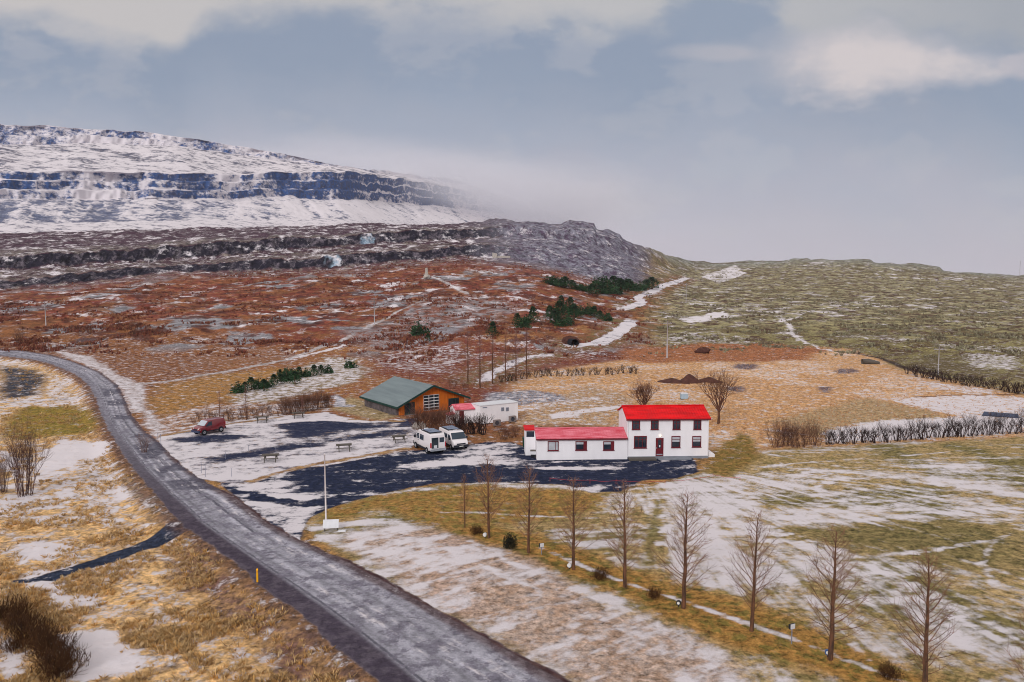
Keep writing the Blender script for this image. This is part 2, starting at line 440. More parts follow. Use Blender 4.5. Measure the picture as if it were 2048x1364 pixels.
for q, wd in zip(STREAMS, (1.2, 2.6, 2.4)):
    d, _ = ldist(ground_poly(q), X32, Y32, 20)
    stream_d = np.minimum(stream_d, d - wd)
stream_d += wob(5, 0.8, 9)

# ------------------------------------------------------------------ relief
left_side = sdist(gRL[::-1] + [(-220, 205), (-220, 25)], X32, Y32, 60)      # the low ground west of the road
left_m = sstep(0.0, 3.0, left_side) * FLAT
near_flat = np.clip(np.maximum(np.maximum(road_sd, park_sd), drive_sd), -6, 0)
calm = sstep(-6, -0.3, near_flat) * FLAT
hz = np.zeros(X32.shape, np.float32)
hz += (1 - calm) * FLAT * (0.5 * fbm(X32, Y32, 18, 3, 11) + 0.12 * fbm(X32, Y32, 1.6, 3, 12) * np.where(left_m > 0, 2.2, 0.7)) * sstep(0, 4, -near_flat)
hz -= left_m * 0.75 * (1 - sstep(6, 40, left_side) * 0.3)
rm = np.where(P32 < 1300, 1.0, 0.0) * sstep(0, 1, (1420 - P32) / 150)
slope = sstep(1.0, 1.4, S32)
hz += slope * (1 - sstep(7, 8, S32)) * rm * (3.0 * fbm(X32, Y32, 28, 3, 13) + (1.0 + 1.6 * sstep(2.8, 3.2, S32)) * fbm(X32, Y32, 6, 4, 14, .6))
moor = sstep(0.93, 1.2, S32) * (1 - sstep(7, 8, S32)) * sstep(1180, 1420, P32)
hz += moor * (1.1 * fbm(X32, Y32, 9, 3, 15, 0.6) + 0.7 * np.abs(fbm(X32, Y32, 3.5, 3, 18)) + 1.5 * fbm(X32, Y32, 45, 3, 16))
mtn = sstep(8, 8.6, S32) * (1 - sstep(12, 12.6, S32))
hz += mtn * 7 * fbm(X32, Y32, 55, 5, 17, 0.55)
scree = sstep(8.1, 8.5, S32) * (1 - sstep(8.97, 9.05, S32))
gul = .7 * fbm(X32 + 0.62 * (S32 - 8) * 130 + 8 * fbm(X32, Y32, 30, 3, 92), Y32 * .05, 9, 4, 19, 0.65) + .3 * fbm(X32, Y32, 18, 3, 93)
hz += scree * 5.0 * gul
hz *= 1 - 0.8 * sstep(0.6, 0, stream_d)
TZ = TZ + hz
cliff = ((S32 > 3) & (S32 < 4)) * np.sin(np.clip(S32 - 3, 0, 1) * math.pi) + ((S32 > 5) & (S32 < 6)) * np.sin(np.clip(S32 - 5, 0, 1) * math.pi)
bigcliff = sstep(9, 9.1, S32) * (1 - sstep(9.97, 10.0, S32)) + sstep(11, 11.1, S32) * (1 - sstep(11.95, 12.0, S32))
dD = cliff * rm * (5.5 * fbm(X32, X32 * 0 + S32 * 1.2, 5, 4, 21, 0.65)) + bigcliff * 22 * fbm(X32, TZ * 0.35, 24, 4, 22, 0.65)
TD = TD + dD
TX = UU[None, :] * TD
X32 = TX.astype(np.float32); Y32 = TD.astype(np.float32)
def at(px, py): return base_at(px, py)
def zat(x, y):
    i = int(min(max(round((x / y - UU[0]) / (UU[1] - UU[0])), 0), NC - 1))
    return float(np.interp(y, TD[:600, i], TZ[:600, i]))

# ------------------------------------------------------------------ what covers the ground
ILL = 0.98
def K(r, g, b): return np.array(rgb(r, g, b, 1 / ILL), np.float32)
SH = X32.shape
CB = np.zeros(SH + (3,), np.float32); CA = np.zeros(SH + (3,), np.float32)
AP = np.full(SH, 0.4, np.float32); SN = np.full(SH, 0.2, np.float32); FR = np.zeros(SH, np.float32)
def paint(m, base=None, alt=None, ap=None, snow=None):
    m = np.asarray(m, np.float32)
    if base is not None: CB[:] = CB + (K(*base) - CB) * m[..., None]
    if alt is not None: CA[:] = CA + (K(*alt) - CA) * m[..., None]
    if ap is not None: AP[:] = AP + (ap - AP) * m
    if snow is not None: SN[:] = SN + (snow - SN) * m
one = np.ones(SH, np.float32)
big1 = fbm(X32, Y32, 22, 4, 31); big2 = fbm(X32, Y32, 9, 4, 32); big3 = fbm(X32, Y32, 60, 3, 33); med = fbm(X32, Y32, 3.2, 4, 34)
paint(one, (166, 124, 76), (118, 92, 62), 0.4, 0.15)
# hills on the left
hill = sstep(0.80, 0.97, S32 + 0.05 * big1) * sstep(1330, 1240, P32 + 50 * big1)
paint(hill, (117, 60, 49), (142, 94, 64), 0.38, 0.14)
paint(hill * sstep(0.02, 0.2, big3) * sstep(2.1, 1.5, S32), (136, 84, 56), (160, 116, 72), 0.5, 0.2)
paint(hill * sstep(620, 380, P32 + 260 * big2) * sstep(2.1, 1.4, S32), (146, 98, 62), (98, 58, 46), 0.42, 0.26)
grv = fbm(X32, Y32 * .8, 15, 4, 81, .55)
paint(hill * sstep(0.09, 0.16, grv) * sstep(0.95, 1.25, S32) * sstep(3.0, 2.7, S32), (140, 138, 142), (116, 106, 110), 0.35, 0.14)
paint(hill * sstep(0.06, 0.14, fbm(X32, Y32, 11, 4, 82, .6)) * sstep(1.0, 1.2, S32) * sstep(2.9, 2.6, S32) * .8, (140, 92, 58), (104, 66, 46), 0.4, 0.2)
paint(hill * sstep(-0.10, -0.17, fbm(X32, Y32, 7, 4, 83, .6)) * sstep(1.0, 1.2, S32) * sstep(2.9, 2.6, S32) * .8, (74, 44, 42), (100, 56, 46), 0.4, 0.12)
paint(hill * sstep(0.16, 0.24, fbm(X32, Y32, 9, 4, 84, .6)) * sstep(1.0, 1.2, S32) * sstep(2.95, 2.7, S32), None, None, None, 0.46)
paint(hill * sstep(2.75, 3.05, S32 + .1 * big2), (92, 66, 70), (132, 122, 114), 0.36, 0.26)
paint(hill * sstep(3.95, 4.05, S32), (112, 102, 98), (74, 52, 60), 0.5, 0.28)
paint(hill * sstep(4.15, 4.5, S32), (72, 50, 60), (124, 114, 106), 0.3, 0.30)
paint(hill * sstep(5.97, 6.05, S32), (122, 114, 108), (72, 54, 64), 0.45, 0.28)
paint(hill * sstep(6.06, 6.25, S32), (74, 54, 66), (112, 100, 102), 0.26, 0.30)
SN[:] = SN + hill * sstep(3.0, 3.3, S32) * (.35 * big2)
icn = fbm(P32 * .5, TZ * 1.0, 5, 3, 91, .6) * 30
ice = hill * ((sstep(17, 5, np.abs(P32 - 669 + icn)) * (S32 > 3.15) * (S32 < 4.02)) + (sstep(10, 3, np.abs(P32 - 738 + icn)) * (S32 > 5.1) * (S32 < 6.02)))
face = hill * (sstep(3.05, 3.25, S32) * sstep(3.97, 3.9, S32) + sstep(5.05, 5.2, S32) * sstep(5.97, 5.9, S32))
paint(face, (36, 34, 46), (98, 90, 98), 0.34, 0.10)
paint(hill * sstep(900, 1080, P32 + 80 * big1) * sstep(2.6, 3.2, S32), (126, 124, 136), (82, 68, 86), 0.45 + 0 * S32, 0.16)
paint(ice, (150, 170, 188), (70, 84, 100), .45, .42)
# snow mountain
FR[:] = sstep(1.1, 2.0, S32)
GR = np.ones(SH, np.float32)
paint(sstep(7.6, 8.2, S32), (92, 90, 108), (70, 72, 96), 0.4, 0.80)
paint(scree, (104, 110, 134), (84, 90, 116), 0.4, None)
SN[:] = np.where(scree > 0.5, 0.74 + 1.3 * gul + 0.45 * big1 + 0.14 * sstep(500, 800, P32) - 0.26 * sstep(450, 100, P32), SN)
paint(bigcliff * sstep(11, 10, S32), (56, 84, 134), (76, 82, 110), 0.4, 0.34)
SN[:] = np.where(bigcliff > .5, SN + .8 * fbm(X32, S32 * 90, 26, 4, 94, .6) + 1.3 * np.maximum(fbm(X32, S32 * 6, 10, 3, 96, .6) - .06, -.06) + sstep(330, 60, P32) * (.10 + .45 * big1 + .5 * big2) + 1.0 * np.maximum(fbm(X32, Y32, 50, 4, 72, .6) - .03, -.12) + .3 * sstep(560, 100, P32) * (S32 < 9.4), SN)
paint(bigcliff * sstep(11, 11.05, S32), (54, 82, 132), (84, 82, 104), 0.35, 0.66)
SN[:] = np.where((S32 > 11) & (S32 < 12), SN + 1.0 * fbm(X32, Y32, 60, 4, 73, .6), SN)
cw_ = fbm(X32, Y32, 90, 4, 71, .6); ph3 = (np.clip(S32 - 9 + .30 * cw_, 0, 1) * 3) % 1.0
paint(((S32 > 9) & (S32 < 10)) * sstep(0.34, 0.20, ph3 + .35 * cw_) * sstep(-.12, .06, fbm(X32, S32 * 30, 40, 3, 97, .6)), None, None, None, 0.78)
shelf = sstep(10, 10.1, S32) * sstep(11.02, 10.95, S32)
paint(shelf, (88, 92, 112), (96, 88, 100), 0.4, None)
SN[:] = np.where(shelf > 0.5, 0.70 + 0.5 * big1 + 0.6 * fbm(X32 * .35, Y32, 18, 4, 36, .65), SN)
GR[:] = np.where(S32 > 8, 0.72, GR)
# green-grey moor on the right
mz = sstep(1270, 1360, P32 + 60 * big1) * sstep(0.90, 1.0, S32 + 0.03 * big1)
paint(mz, (154, 145, 112), (90, 70, 58), 0.47, 0.15)
AP[:] = AP + mz * 1.1 * med
paint(mz * sstep(2.4, 1.0, S32), (136, 126, 82), (86, 66, 50), None, 0.13)
paint(mz * sstep(5.2, 6.8, S32), (138, 138, 124), (112, 112, 108), 0.4, 0.16)
paint(mz * sstep(0.04, 0.20, big2 + .6 * big1 + .4 * med) * 0.75, (80, 62, 48), (116, 104, 70), 0.4, 0.18)
paint(mz * sstep(0.20, 0.30, fbm(X32, Y32, 30, 3, 37)), None, None, None, 0.42)
# orange meadow behind the house
om = zone([(1010, 768), (1060, 742), (1200, 728), (1290, 716), (1340, 702), (1500, 690), (1640, 694), (1720, 702), (1850, 752), (2060, 790), (2100, 800), (2060, 870), (1640, 895), (1520, 900), (1440, 905), (1240, 850), (1040, 830)], 2.5, 9, 2.0)
paint(om, (204, 160, 114), (182, 136, 94), 0.40, 0.26)
paint(om * sstep(0.04, 0.2, big2), (214, 176, 138), (196, 150, 108), 0.4, 0.42)
paint(zone([(1240, 700), (1360, 688), (1560, 688), (1660, 697), (1620, 720), (1400, 725), (1280, 728)], 3, 8, 3), (168, 108, 70), (124, 80, 58), 0.4, 0.12)
paint(zone([(1540, 842), (1640, 815), (1740, 798), (1860, 822), (1900, 845), (1700, 850), (1640, 872)], 1.5, 8, 1.2), (176, 150, 116), (160, 134, 98), 0.4, 0.08)
paint(zone([(1060, 800), (1180, 770), (1260, 790), (1240, 850), (1040, 850)], 2, 8, 2), (186, 156, 124), (160, 128, 96), 0.4, 0.34)
paint(zone([(1060, 780), (980, 786), (960, 800), (1040, 812), (1130, 800), (1110, 786)], 1.2, 4, 1.2), (118, 116, 128), (150, 148, 154), 0.4, 0.42)
for q, sv_ in (([(1040, 818), (1110, 806), (1200, 796)], 0.62), ([(1120, 832), (1180, 822), (1250, 812)], 0.95), ([(1050, 800), (1110, 794)], .6)):
    paint(stroke(q, 2.6, 1.2, 0.8), None, None, None, sv_)
for cx, cy, rx in ((1490, 733, 30), (1692, 742, 26), (1650, 779, 16), (1474, 778, 22)):
    paint(zone([(cx - rx, cy), (cx - rx * .5, cy - 5), (cx + rx * .5, cy - 5), (cx + rx, cy), (cx + rx * .4, cy + 6), (cx - rx * .5, cy + 5)], 0.8, 2, .8), (104, 84, 86), (130, 124, 132), 0.4, 0.12)
# snow patches on the right
for q, sv_ in (([(1880, 792), (1960, 790), (2060, 795), (2100, 830), (2060, 850), (1960, 838), (1890, 824), (1830, 812), (1800, 800)], 0.86),
               ([(1640, 862), (1720, 846), (1800, 838), (1920, 834), (2060, 842), (2060, 864), (1900, 872), (1760, 884), (1650, 886)], 1.25),
               ([(1830, 758), (1900, 768), (2000, 780), (1990, 788), (1900, 782), (1840, 770)], 0.66),
               ([(1925, 705), (2030, 712), (2040, 740), (1940, 735)], 0.55),
               ([(1350, 640), (1450, 622), (1460, 634), (1380, 646)], 0.85), ([(1400, 552), (1470, 530), (1490, 545), (1440, 566)], 0.7)):
    paint(zone(q, 1.4, 7, 1.3), None, None, None, sv_)
for q, wd, sv_ in (([(1556, 632), (1578, 650), (1584, 668), (1610, 684), (1660, 702)], 2.6, 1.0), ([(1578, 640), (1640, 618), (1700, 606), (1760, 590)], 2.4, 0.8),
               ([(1430, 560), (1480, 542), (1500, 536)], 3.5, 0.9), ([(1330, 655), (1420, 640), (1500, 628), (1570, 634)], 2.0, .8), ([(1310, 640), (1400, 622), (1450, 614)], 2.2, .9),
               ([(1300, 672), (1400, 660), (1490, 645)], 1.4, .75)):
    paint(stroke(q, wd * .8, 1.6, 1.2, 4), None, None, None, sv_ * .72)
paint(stroke([(1708, 706), (1760, 716), (1810, 736), (1900, 760)], 1.8, .8, .3), (70, 56, 50), (60, 50, 44), .5, 0.05)
paint(stroke([(1830, 794), (1920, 790), (2060, 788)], 0.8, .5, .2), (112, 76, 58), (90, 62, 50), .5, 0.05)
# shallow valley of the stream: bare banks, snow in the bed
paint(sstep(9, 2, stream_d) * sstep(0.9, 1.0, S32), (132, 84, 60), (112, 96, 62), 0.5, 0.26)
# path up to the cairn and field tracks
for q, wd in (([(282, 768), (350, 761), (410, 750), (480, 738), (560, 722), (620, 703), (690, 678), (745, 648), (790, 625), (850, 598)], 1.8), ([(850, 548), (880, 560), (915, 578), (935, 588)], 2.0)):
    paint(stroke(q, wd, .7, .25, 4), (172, 164, 164), (150, 136, 130), .4, 0.42)
paint(stroke([(590, 716), (640, 704), (690, 690)], 1.6, .8, .4), None, None, None, 0.8)
paint(zone([(440, 790), (500, 755), (580, 742), (650, 715), (700, 715), (740, 742), (700, 765), (640, 780), (560, 800), (480, 815)], 2, 5, 2), (150, 130, 100), (120, 100, 70), .4, 0.60)
paint(zone([(830, 648), (900, 626), (960, 640), (900, 668), (840, 690), (790, 700), (780, 680)], 2.5, 7, 2.5), (142, 140, 146), (120, 108, 112), .35, 0.3)
paint(zone([(700, 660), (800, 640), (860, 600), (960, 590), (1060, 610), (1000, 640), (900, 655), (800, 700), (720, 700)], 5, 12, 5), (140, 132, 134), (122, 78, 64), .5, 0.22)
paint(zone([(740, 720), (820, 690), (900, 690), (940, 700), (900, 745), (840, 748), (760, 735)], 3, 5, 2.5), (112, 62, 54), (140, 100, 72), .35, 0.42)
paint(zone([(270, 800), (330, 770), (420, 752), (560, 735), (640, 738), (500, 768), (430, 800), (380, 830), (320, 850)], 3, 8, 3), (172, 126, 74), (126, 96, 58), .4, 0.18)
paint(zone([(310, 842), (400, 812), (520, 806), (660, 800), (670, 818), (560, 832), (470, 842), (330, 868)], 1.5, 4, 1.5), (170, 128, 94), (120, 84, 64), .4, 0.48)
paint(zone([(700, 790), (720, 800), (790, 815), (795, 834), (760, 840), (700, 830), (672, 818), (680, 800)], 1, 3, .6), (172, 150, 116), (140, 120, 84), .4, 0.1)
paint(stroke([(670, 792), (682, 800), (678, 812), (700, 812)], 1.6, .5, .2), (150, 152, 164), (130, 132, 144), .4, 0.6)
# west of the road
paint(left_m, (212, 172, 120), (170, 144, 118), 0.34, 0.30)
paint(left_m * sstep(.0, .10, big1 + .4 * med), None, None, None, 0.66)
paint(zone([(0, 730), (60, 738), (90, 750), (80, 790), (0, 800)], 1.5, 5, 1), (58, 60, 70), (130, 100, 72), .3, 0.22)
paint(zone([(20, 830), (60, 812), (150, 810), (195, 835), (190, 862), (110, 872), (30, 880), (0, 870)], 1.4, 4, 1), (150, 122, 58), (126, 112, 52), .45, 0.06)
for q, sv_ in (([(70, 905), (130, 880), (215, 880), (225, 905), (170, 920), (80, 950)], 0.95), ([(0, 1000), (60, 985), (100, 995), (50, 1010), (0, 1015)], 0.7), ([(30, 1090), (90, 1082), (140, 1090), (110, 1110), (40, 1130)], 0.95),
               ([(50, 1150), (110, 1160), (130, 1190), (200, 1195), (205, 1215), (120, 1230), (70, 1180)], .9), ([(130, 1275), (230, 1262), (270, 1300), (260, 1340), (150, 1364), (140, 1310)], 1.2),
               ([(0, 1250), (40, 1290), (70, 1364), (0, 1364)], 0.9), ([(0, 900), (40, 915), (40, 930), (0, 945)], .8)):
    paint(zone(q, 0.8, 3, 0.9), None, None, None, sv_ + .25)
paint(zone([(400, 1080), (520, 1180), (640, 1290), (760, 1400), (600, 1400), (480, 1290), (380, 1180), (340, 1090)], 1.5, 4, 1.5), (150, 116, 82), (118, 88, 78), .5, 0.22)
paint(zone([(240, 950), (330, 1010), (340, 1040), (270, 1000)], .6, 2, .5), (120, 96, 84), (160, 140, 120), .5, .3)
paint(stroke([(-40, 808), (60, 803), (120, 798), (180, 788)], 1.5, .6, .2), (178, 172, 176), (140, 130, 130), .4, 0.7)
# lawn right of the road
lawn_sd = sdist(ground_poly([(610, 1050), (640, 1020), (760, 985), (940, 962), (1140, 968), (1240, 984), (1400, 948), (1440, 930), (1540, 900), (1700, 892), (2060, 872), (2500, 860), (2600, 1500), (1420, 1520), (1130, 1362), (872, 1220), (702, 1128)]), X32, Y32, 6)
lawn = sstep(-0.6, 0.6, lawn_sd + wob(4, .5, 55))
ang = R(9)
xr = X32 * math.cos(ang) + Y32 * math.sin(ang); yr = -X32 * math.sin(ang) + Y32 * math.cos(ang)
warp = 3 * fbm(X32, Y32, 14, 2, 56)
st1 = fbm(xr * 0.16, yr + warp, 2.4, 4, 57, 0.55); st2 = fbm(xr * 0.10, yr + warp, 1.0, 3, 58)
paint(lawn, (172, 146, 102), (136, 120, 78), 0.42, None)
st3 = fbm(xr * .3, yr + .5 * warp, .5, 3, 85, .6)
pv = base_at(1270, 930); vx, vy = X32 - pv.x, Y32 - pv.y - 6
rad = np.sqrt(vx * vx + vy * vy); th = np.arctan2(vy, vx)
fan = fbm(rad * .035, th * 9 + .12 * warp, .55, 4, 87, .62) ; fan2 = fbm(rad * .05, th * 26 + .3 * warp, .5, 3, 88, .6)
gate = sstep(6, 16, rad) * sstep(1150, 1350, P32)
lst = (0.95 * st1 + 0.6 * st2 + 0.4 * st3) * (1 - .6 * gate) + gate * (.62 * fan + .55 * fan2)
lawn_snow = 0.50 + lst + 0.40 * fbm(X32, Y32, 12, 3, 59)
SN[:] = SN + (lawn_snow - SN) * lawn; GR[:] = GR + (0.42 - GR) * lawn
paint(lawn * sstep(0.02, 0.22, fbm(X32, Y32, 9, 3, 60)) * 0.7, (108, 104, 60), (90, 84, 50), .4, None)
paint(lawn * zone([(1560, 1060), (1900, 1040), (2060, 1060), (2060, 1140), (1900, 1130), (1700, 1095)], 3, 8, 2) * .6, (98, 94, 54), (78, 76, 44), .4, None)
for q, sv_ in (([(1400, 975), (1700, 975), (2060, 1000), (2060, 1050), (1700, 1050), (1480, 1090), (1560, 1200), (1400, 1130), (1290, 1110), (1300, 1000)], 0.66), ([(1300, 1010), (1420, 990), (1620, 1080), (1900, 1230), (2100, 1400), (1900, 1400), (1700, 1260), (1400, 1120)], 0.72),
               ([(1560, 1060), (1900, 1040), (2060, 1060), (2060, 1130), (1900, 1130), (1700, 1090)], 0.14), ([(1500, 1000), (1620, 992), (1640, 1012), (1540, 1020)], 0.08),
               ([(1430, 905), (1560, 905), (1780, 900), (2060, 880), (2060, 905), (1800, 925), (1560, 938), (1440, 935)], 0.2)):
    m = zone(q, 2.5, 8, 2.0)
    SN[:] = SN + (sv_ + lst - SN) * m
strip = zone([(900, 1052), (960, 1040), (1080, 1068), (1260, 1130), (1420, 1180), (1560, 1230), (1720, 1290), (1960, 1380), (1760, 1400), (1560, 1330), (1350, 1250), (1150, 1165), (1000, 1110), (900, 1080)], 1.2, 4, 1.0)
paint(strip, (164, 122, 66), (122, 106, 54), 0.42, 0.12)
paint(zone([(640, 1050), (660, 1010), (760, 990), (900, 972), (1100, 975), (1230, 990), (1200, 1020), (1080, 1040), (900, 1050), (760, 1020)], 1.5, 4, 1.4), (156, 118, 66), (134, 116, 62), .42, 0.20)
pale = zone([(690, 1078), (740, 1052), (840, 1058), (930, 1082), (1060, 1120), (1180, 1180), (1300, 1240), (1480, 1330), (1500, 1400), (1230, 1400), (1030, 1296), (870, 1208), (760, 1140)], 1.3, 5, 1.2)
paint(pale, (182, 160, 146), (166, 138, 118), 0.45, None)
wisp = fbm((X32 * .8 + Y32 * .6) * .3, -X32 * .6 + Y32 * .8, 1.8, 4, 61, .6)
wisp2 = fbm((X32 * .8 + Y32 * .6) * .35, -X32 * .6 + Y32 * .8, .6, 3, 86, .6)
SN[:] = SN + (0.46 + 0.9 * wisp + .6 * wisp2 + 0.4 * big2 - SN) * pale
paint(pale * sstep(760, 960, P32) * sstep(1010, 850, P32) * .5, (186, 150, 132), None, None, None)
for q in ([(940, 1082), (1020, 1124), (1090, 1150)], [(1085, 1096), (1160, 1130), (1260, 1168), (1400, 1214), (1560, 1268), (1720, 1330), (1900, 1400)], [(900, 1098), (1000, 1148), (1080, 1180)],
          [(1320, 946), (1420, 938), (1560, 930), (1800, 912), (2060, 892)], [(1520, 905), (1640, 926), (1780, 950), (1960, 984)], [(1330, 985), (1322, 1040), (1318, 1090)], [(1308, 990), (1300, 1040), (1290, 1080)],
          [(830, 1026), (950, 1024), (1120, 1034), (1280, 1040)], [(2060, 1050), (1990, 1080), (1965, 1130), (1990, 1170)], [(1440, 985), (1700, 1012), (2060, 1042)], [(1440, 990), (1700, 1020), (2060, 1052)], [(1480, 1030), (1700, 1110), (1900, 1200), (2060, 1290)], [(1476, 1036), (1690, 1120), (1890, 1214), (2050, 1310)],
          [(1620, 1012), (1800, 1000), (1960, 984)], [(1560, 925), (1640, 958), (1630, 1000), (1580, 1030)], [(1380, 1010), (1500, 1090), (1620, 1200), (1740, 1320)], [(1550, 1060), (1750, 1150), (1980, 1270), (2060, 1330)], [(1700, 1120), (1860, 1100), (1990, 1080)], [(1200, 1010), (1300, 1060), (1420, 1170)], [(1440, 860), (1490, 890), (1530, 905)], [(1500, 855), (1600, 868), (1660, 880)]):
    m = stroke(q, 0.55, .6, .2, 2); SN[:] = SN + (0.70 + .9 * st3 + .5 * big2 - SN) * m * .85
paint(stroke([(1316, 1000), (1306, 1060), (1290, 1130)], 0.5, .9, .4) * .6, (104, 104, 64), None, None, 0.2)
paint(zone([(1420, 910), (1480, 862), (1510, 880), (1520, 920), (1450, 950), (1410, 945)], .8, 2, .6), (122, 104, 54), (150, 116, 66), .45, .06)
# verge between road and fields
verge = sstep(-1.6, -0.4, road_sd + wob(1.5, .3, 62)) * FLAT
# snow bank along the outside of the bend
paint(zone([(110, 700), (180, 712), (240, 752), (285, 770), (292, 800), (290, 850), (330, 890), (330, 860), (300, 820), (262, 826), (244, 780), (190, 738)], .9, 2, .7), (184, 172, 172), (164, 144, 136), .45, 0.62)
# paved ground
pk = sstep(-0.25, 0.25, park_sd)
paint(pk, (92, 90, 104), (176, 150, 124), 0.22, None)
pksnow = 0.70 + 0.6 * fbm(xr * .25, yr, 2.2, 4, 63) + 0.15 * big2 + .35 * st3
for q in ([(557, 851), (617, 842), (660, 842), (750, 849), (784, 843), (782, 855), (700, 861), (647, 868), (592, 876), (575, 866)], [(418, 923), (504, 900), (586, 887), (668, 878), (764, 867), (764, 871), (647, 889), (524, 910), (425, 926)],
          [(350, 876), (446, 866), (516, 874), (470, 880), (420, 885), (352, 884)], [(800, 838), (845, 830), (850, 850), (790, 856)], [(770, 862), (800, 859), (804, 864), (775, 867)]):
    m = sstep(-1.3, 0.9, sdist(ground_poly(q), X32, Y32, 5) + wob(1.5, .5, _zn[0]) + wob(6, .25, 3) + 2.4 * st2); _zn[0] += 3
    pksnow = pksnow + (0.10 + 0.6 * st1 - pksnow) * m
    paint(m * pk, (42, 48, 72), (66, 68, 88), .35, None)
SN[:] = SN + (pksnow + .08 - SN) * pk; GR[:] = GR + (0.55 - GR) * pk
paint(sstep(0, -1.6, park_sd - 2.2 + wob(2, .8, 64)) * pk * sstep(0, .2, 640 - P32 + 0 * P32) * 0, None)
for q in ([(505, 962), (541, 950), (620, 930), (716, 914), (812, 897)], [(700, 838), (800, 842)], [(322, 872), (440, 850), (560, 834)]):
    paint(stroke(q, 1.1, .8, .4, 2) * sstep(-1, 0.2, park_sd), (176, 140, 96), (130, 96, 66), .4, 0.3)
dr = sstep(-0.15, 0.15, drive_sd)
paint(dr, (36, 43, 66), (62, 66, 86), 0.26, None)
drs = 0.16 + 1.0 * fbm(xr * .22, yr, 1.5, 4, 65, .6) + .7 * st3
for q, sv_ in (([(470, 990), (500, 968), (560, 952), (582, 955), (560, 975), (600, 985), (640, 985), (630, 1030), (600, 1082), (540, 1046)], .88), ([(910, 905), (950, 888), (1015, 879), (1030, 900), (1050, 925), (1010, 930), (960, 925), (900, 932), (820, 938), (815, 930), (880, 920)], .86),
               ([(1085, 935), (1180, 934), (1245, 936), (1240, 939), (1180, 939), (1090, 939)], 1.1), ([(1150, 980), (1200, 979), (1200, 984), (1150, 984)], .9)):
    m = sstep(-1.6, 1.3, sdist(ground_poly(q), X32, Y32, 5) + wob(1.2, .5, _zn[0]) + 2.4 * st2); _zn[0] += 3
    drs = drs + (sv_ + 0.7 * st1 + .5 * st3 - drs) * m
m = stroke([(470, 985), (505, 985), (530, 1000), (600, 1008), (660, 1005)], 1.6, .9, .5, 2)
drs = drs + (0.15 + 0.9 * st2 - drs) * m
SN[:] = SN + (drs - SN) * dr; GR[:] = GR + (0.7 - GR) * dr
pm = sstep(-0.08, 0.08, path_sd)
paint(pm, (44, 52, 70), (54, 60, 78), .4, np.array(0.02))
smk = sstep(0.4, -0.4, stream_d)
paint(smk, (150, 146, 156), (110, 100, 104), .4, None); SN[:] = SN + (.86 + .9 * med - SN) * smk
# the gravel road: dark shoulder, iced travelled way, brown edge
rm_ = sstep(-0.12, 0.12, road_sd)
ac = road_t * 9.0
strk = fbm(runL * 0.10, ac, 0.8, 4, 66, .6); strk2 = fbm(runL * 0.22, ac, 0.35, 3, 67, .6)
speck = fbm(X32, Y32, .9, 3, 68)
paint(rm_, (160, 158, 168), (122, 118, 130), 0.40, None)
trk = sum(ta_ * np.exp(-((road_t + .05 * fbm(runL, runL * 0, 14, 2, 95) - tc_) / tw_) ** 2) for tc_, tw_, ta_ in ((.34, .022, -.30), (.42, .02, .16), (.51, .022, -.22), (.60, .025, .20), (.69, .02, -.28), (.77, .025, .14)))
CB[:] = np.where(rm_[..., None] > .5, CB * np.clip(1 + 0.65 * strk + .25 * speck + trk, .3, 1.5)[..., None], CB)
ndeep = sstep(120, 60, Y32)
sh_ = rm_ * sstep(0.29 + .12 * strk, 0.20, road_t) * (0.35 + .65 * ndeep)
paint(sh_, (74, 66, 78), (94, 86, 96), .4, None)
paint(rm_ * sstep(0.84, 0.93, road_t + .1 * strk), (116, 104, 108), (90, 76, 80), .5, None)
paint(rm_ * sstep(0.955, 0.985, road_t + .03 * speck), (72, 50, 52), (92, 70, 68), .4, None)
paint(rm_ * (np.abs(road_t - .66 - .03 * strk) < .018) * (Y32 > 62) * .8, (74, 72, 84), None, None, None)
paint(rm_ * (np.abs(road_t - .27 - .02 * strk) < .012) * .7, (58, 56, 68), None, None, None)
paint(rm_ * sstep(.12, .2, fbm(X32, Y32, 7, 3, 69)) * (Y32 > 75) * sstep(.3, .4, road_t) * .7, (86, 84, 98), (74, 72, 86), .5, None)
SN[:] = SN + (0.10 + .5 * trk + 0.7 * strk2 + .4 * strk + .14 * sstep(.3, .5, road_t) * sstep(.9, .7, road_t) - .35 * (sh_) - SN) * rm_; GR[:] = GR + (0.45 - GR) * rm_
paint(verge * (1 - rm_) * (1 - pk) * (1 - dr) * sstep(.5, .3, road_t) * 0.7, (112, 84, 70), (90, 70, 66), .5, 0.2)

region = np.zeros(SH, np.int8)
region[S32 > 8.0] = 6
region[stream_d < 0] = 5
region[(park_sd > 0)] = 3
region[(drive_sd > 0)] = 2
region[(path_sd > 0)] = 4
region[(road_sd > 0)] = 1

gm = bpy.data.materials.new('ground_cover')
gm.use_nodes = True
t = gm.node_tree; gb = t.nodes['Principled BSDF']
def gn(kind, **kw):
    n = t.nodes.new(kind)
    for k_, v_ in kw.items(): setattr(n, k_, v_)
    return n
def gmath(op, a, b=None):
    n = gn('ShaderNodeMath', operation=op)
    for i, q in enumerate((a, b)):
        if q is None: continue
        if isinstance(q, (int, float)): n.inputs[i].default_value = q
        else: t.links.new(q, n.inputs[i])
    return n.outputs[0]
def gattr(nm, out): return gn('ShaderNodeAttribute', attribute_name=nm).outputs[out]
geo = gn('ShaderNodeNewGeometry')
def gnoise(scale, detail, rough, sq=(1, 1, 1)):
    mp = gn('ShaderNodeMapping'); mp.inputs['Scale'].default_value = sq
    t.links.new(geo.outputs['Position'], mp.inputs[0])
    n = gn('ShaderNodeTexNoise'); n.inputs['Scale'].default_value = scale; n.inputs['Detail'].default_value = detail; n.inputs['Roughness'].default_value = rough
    t.links.new(mp.outputs[0], n.inputs['Vector']); return n.outputs[0]
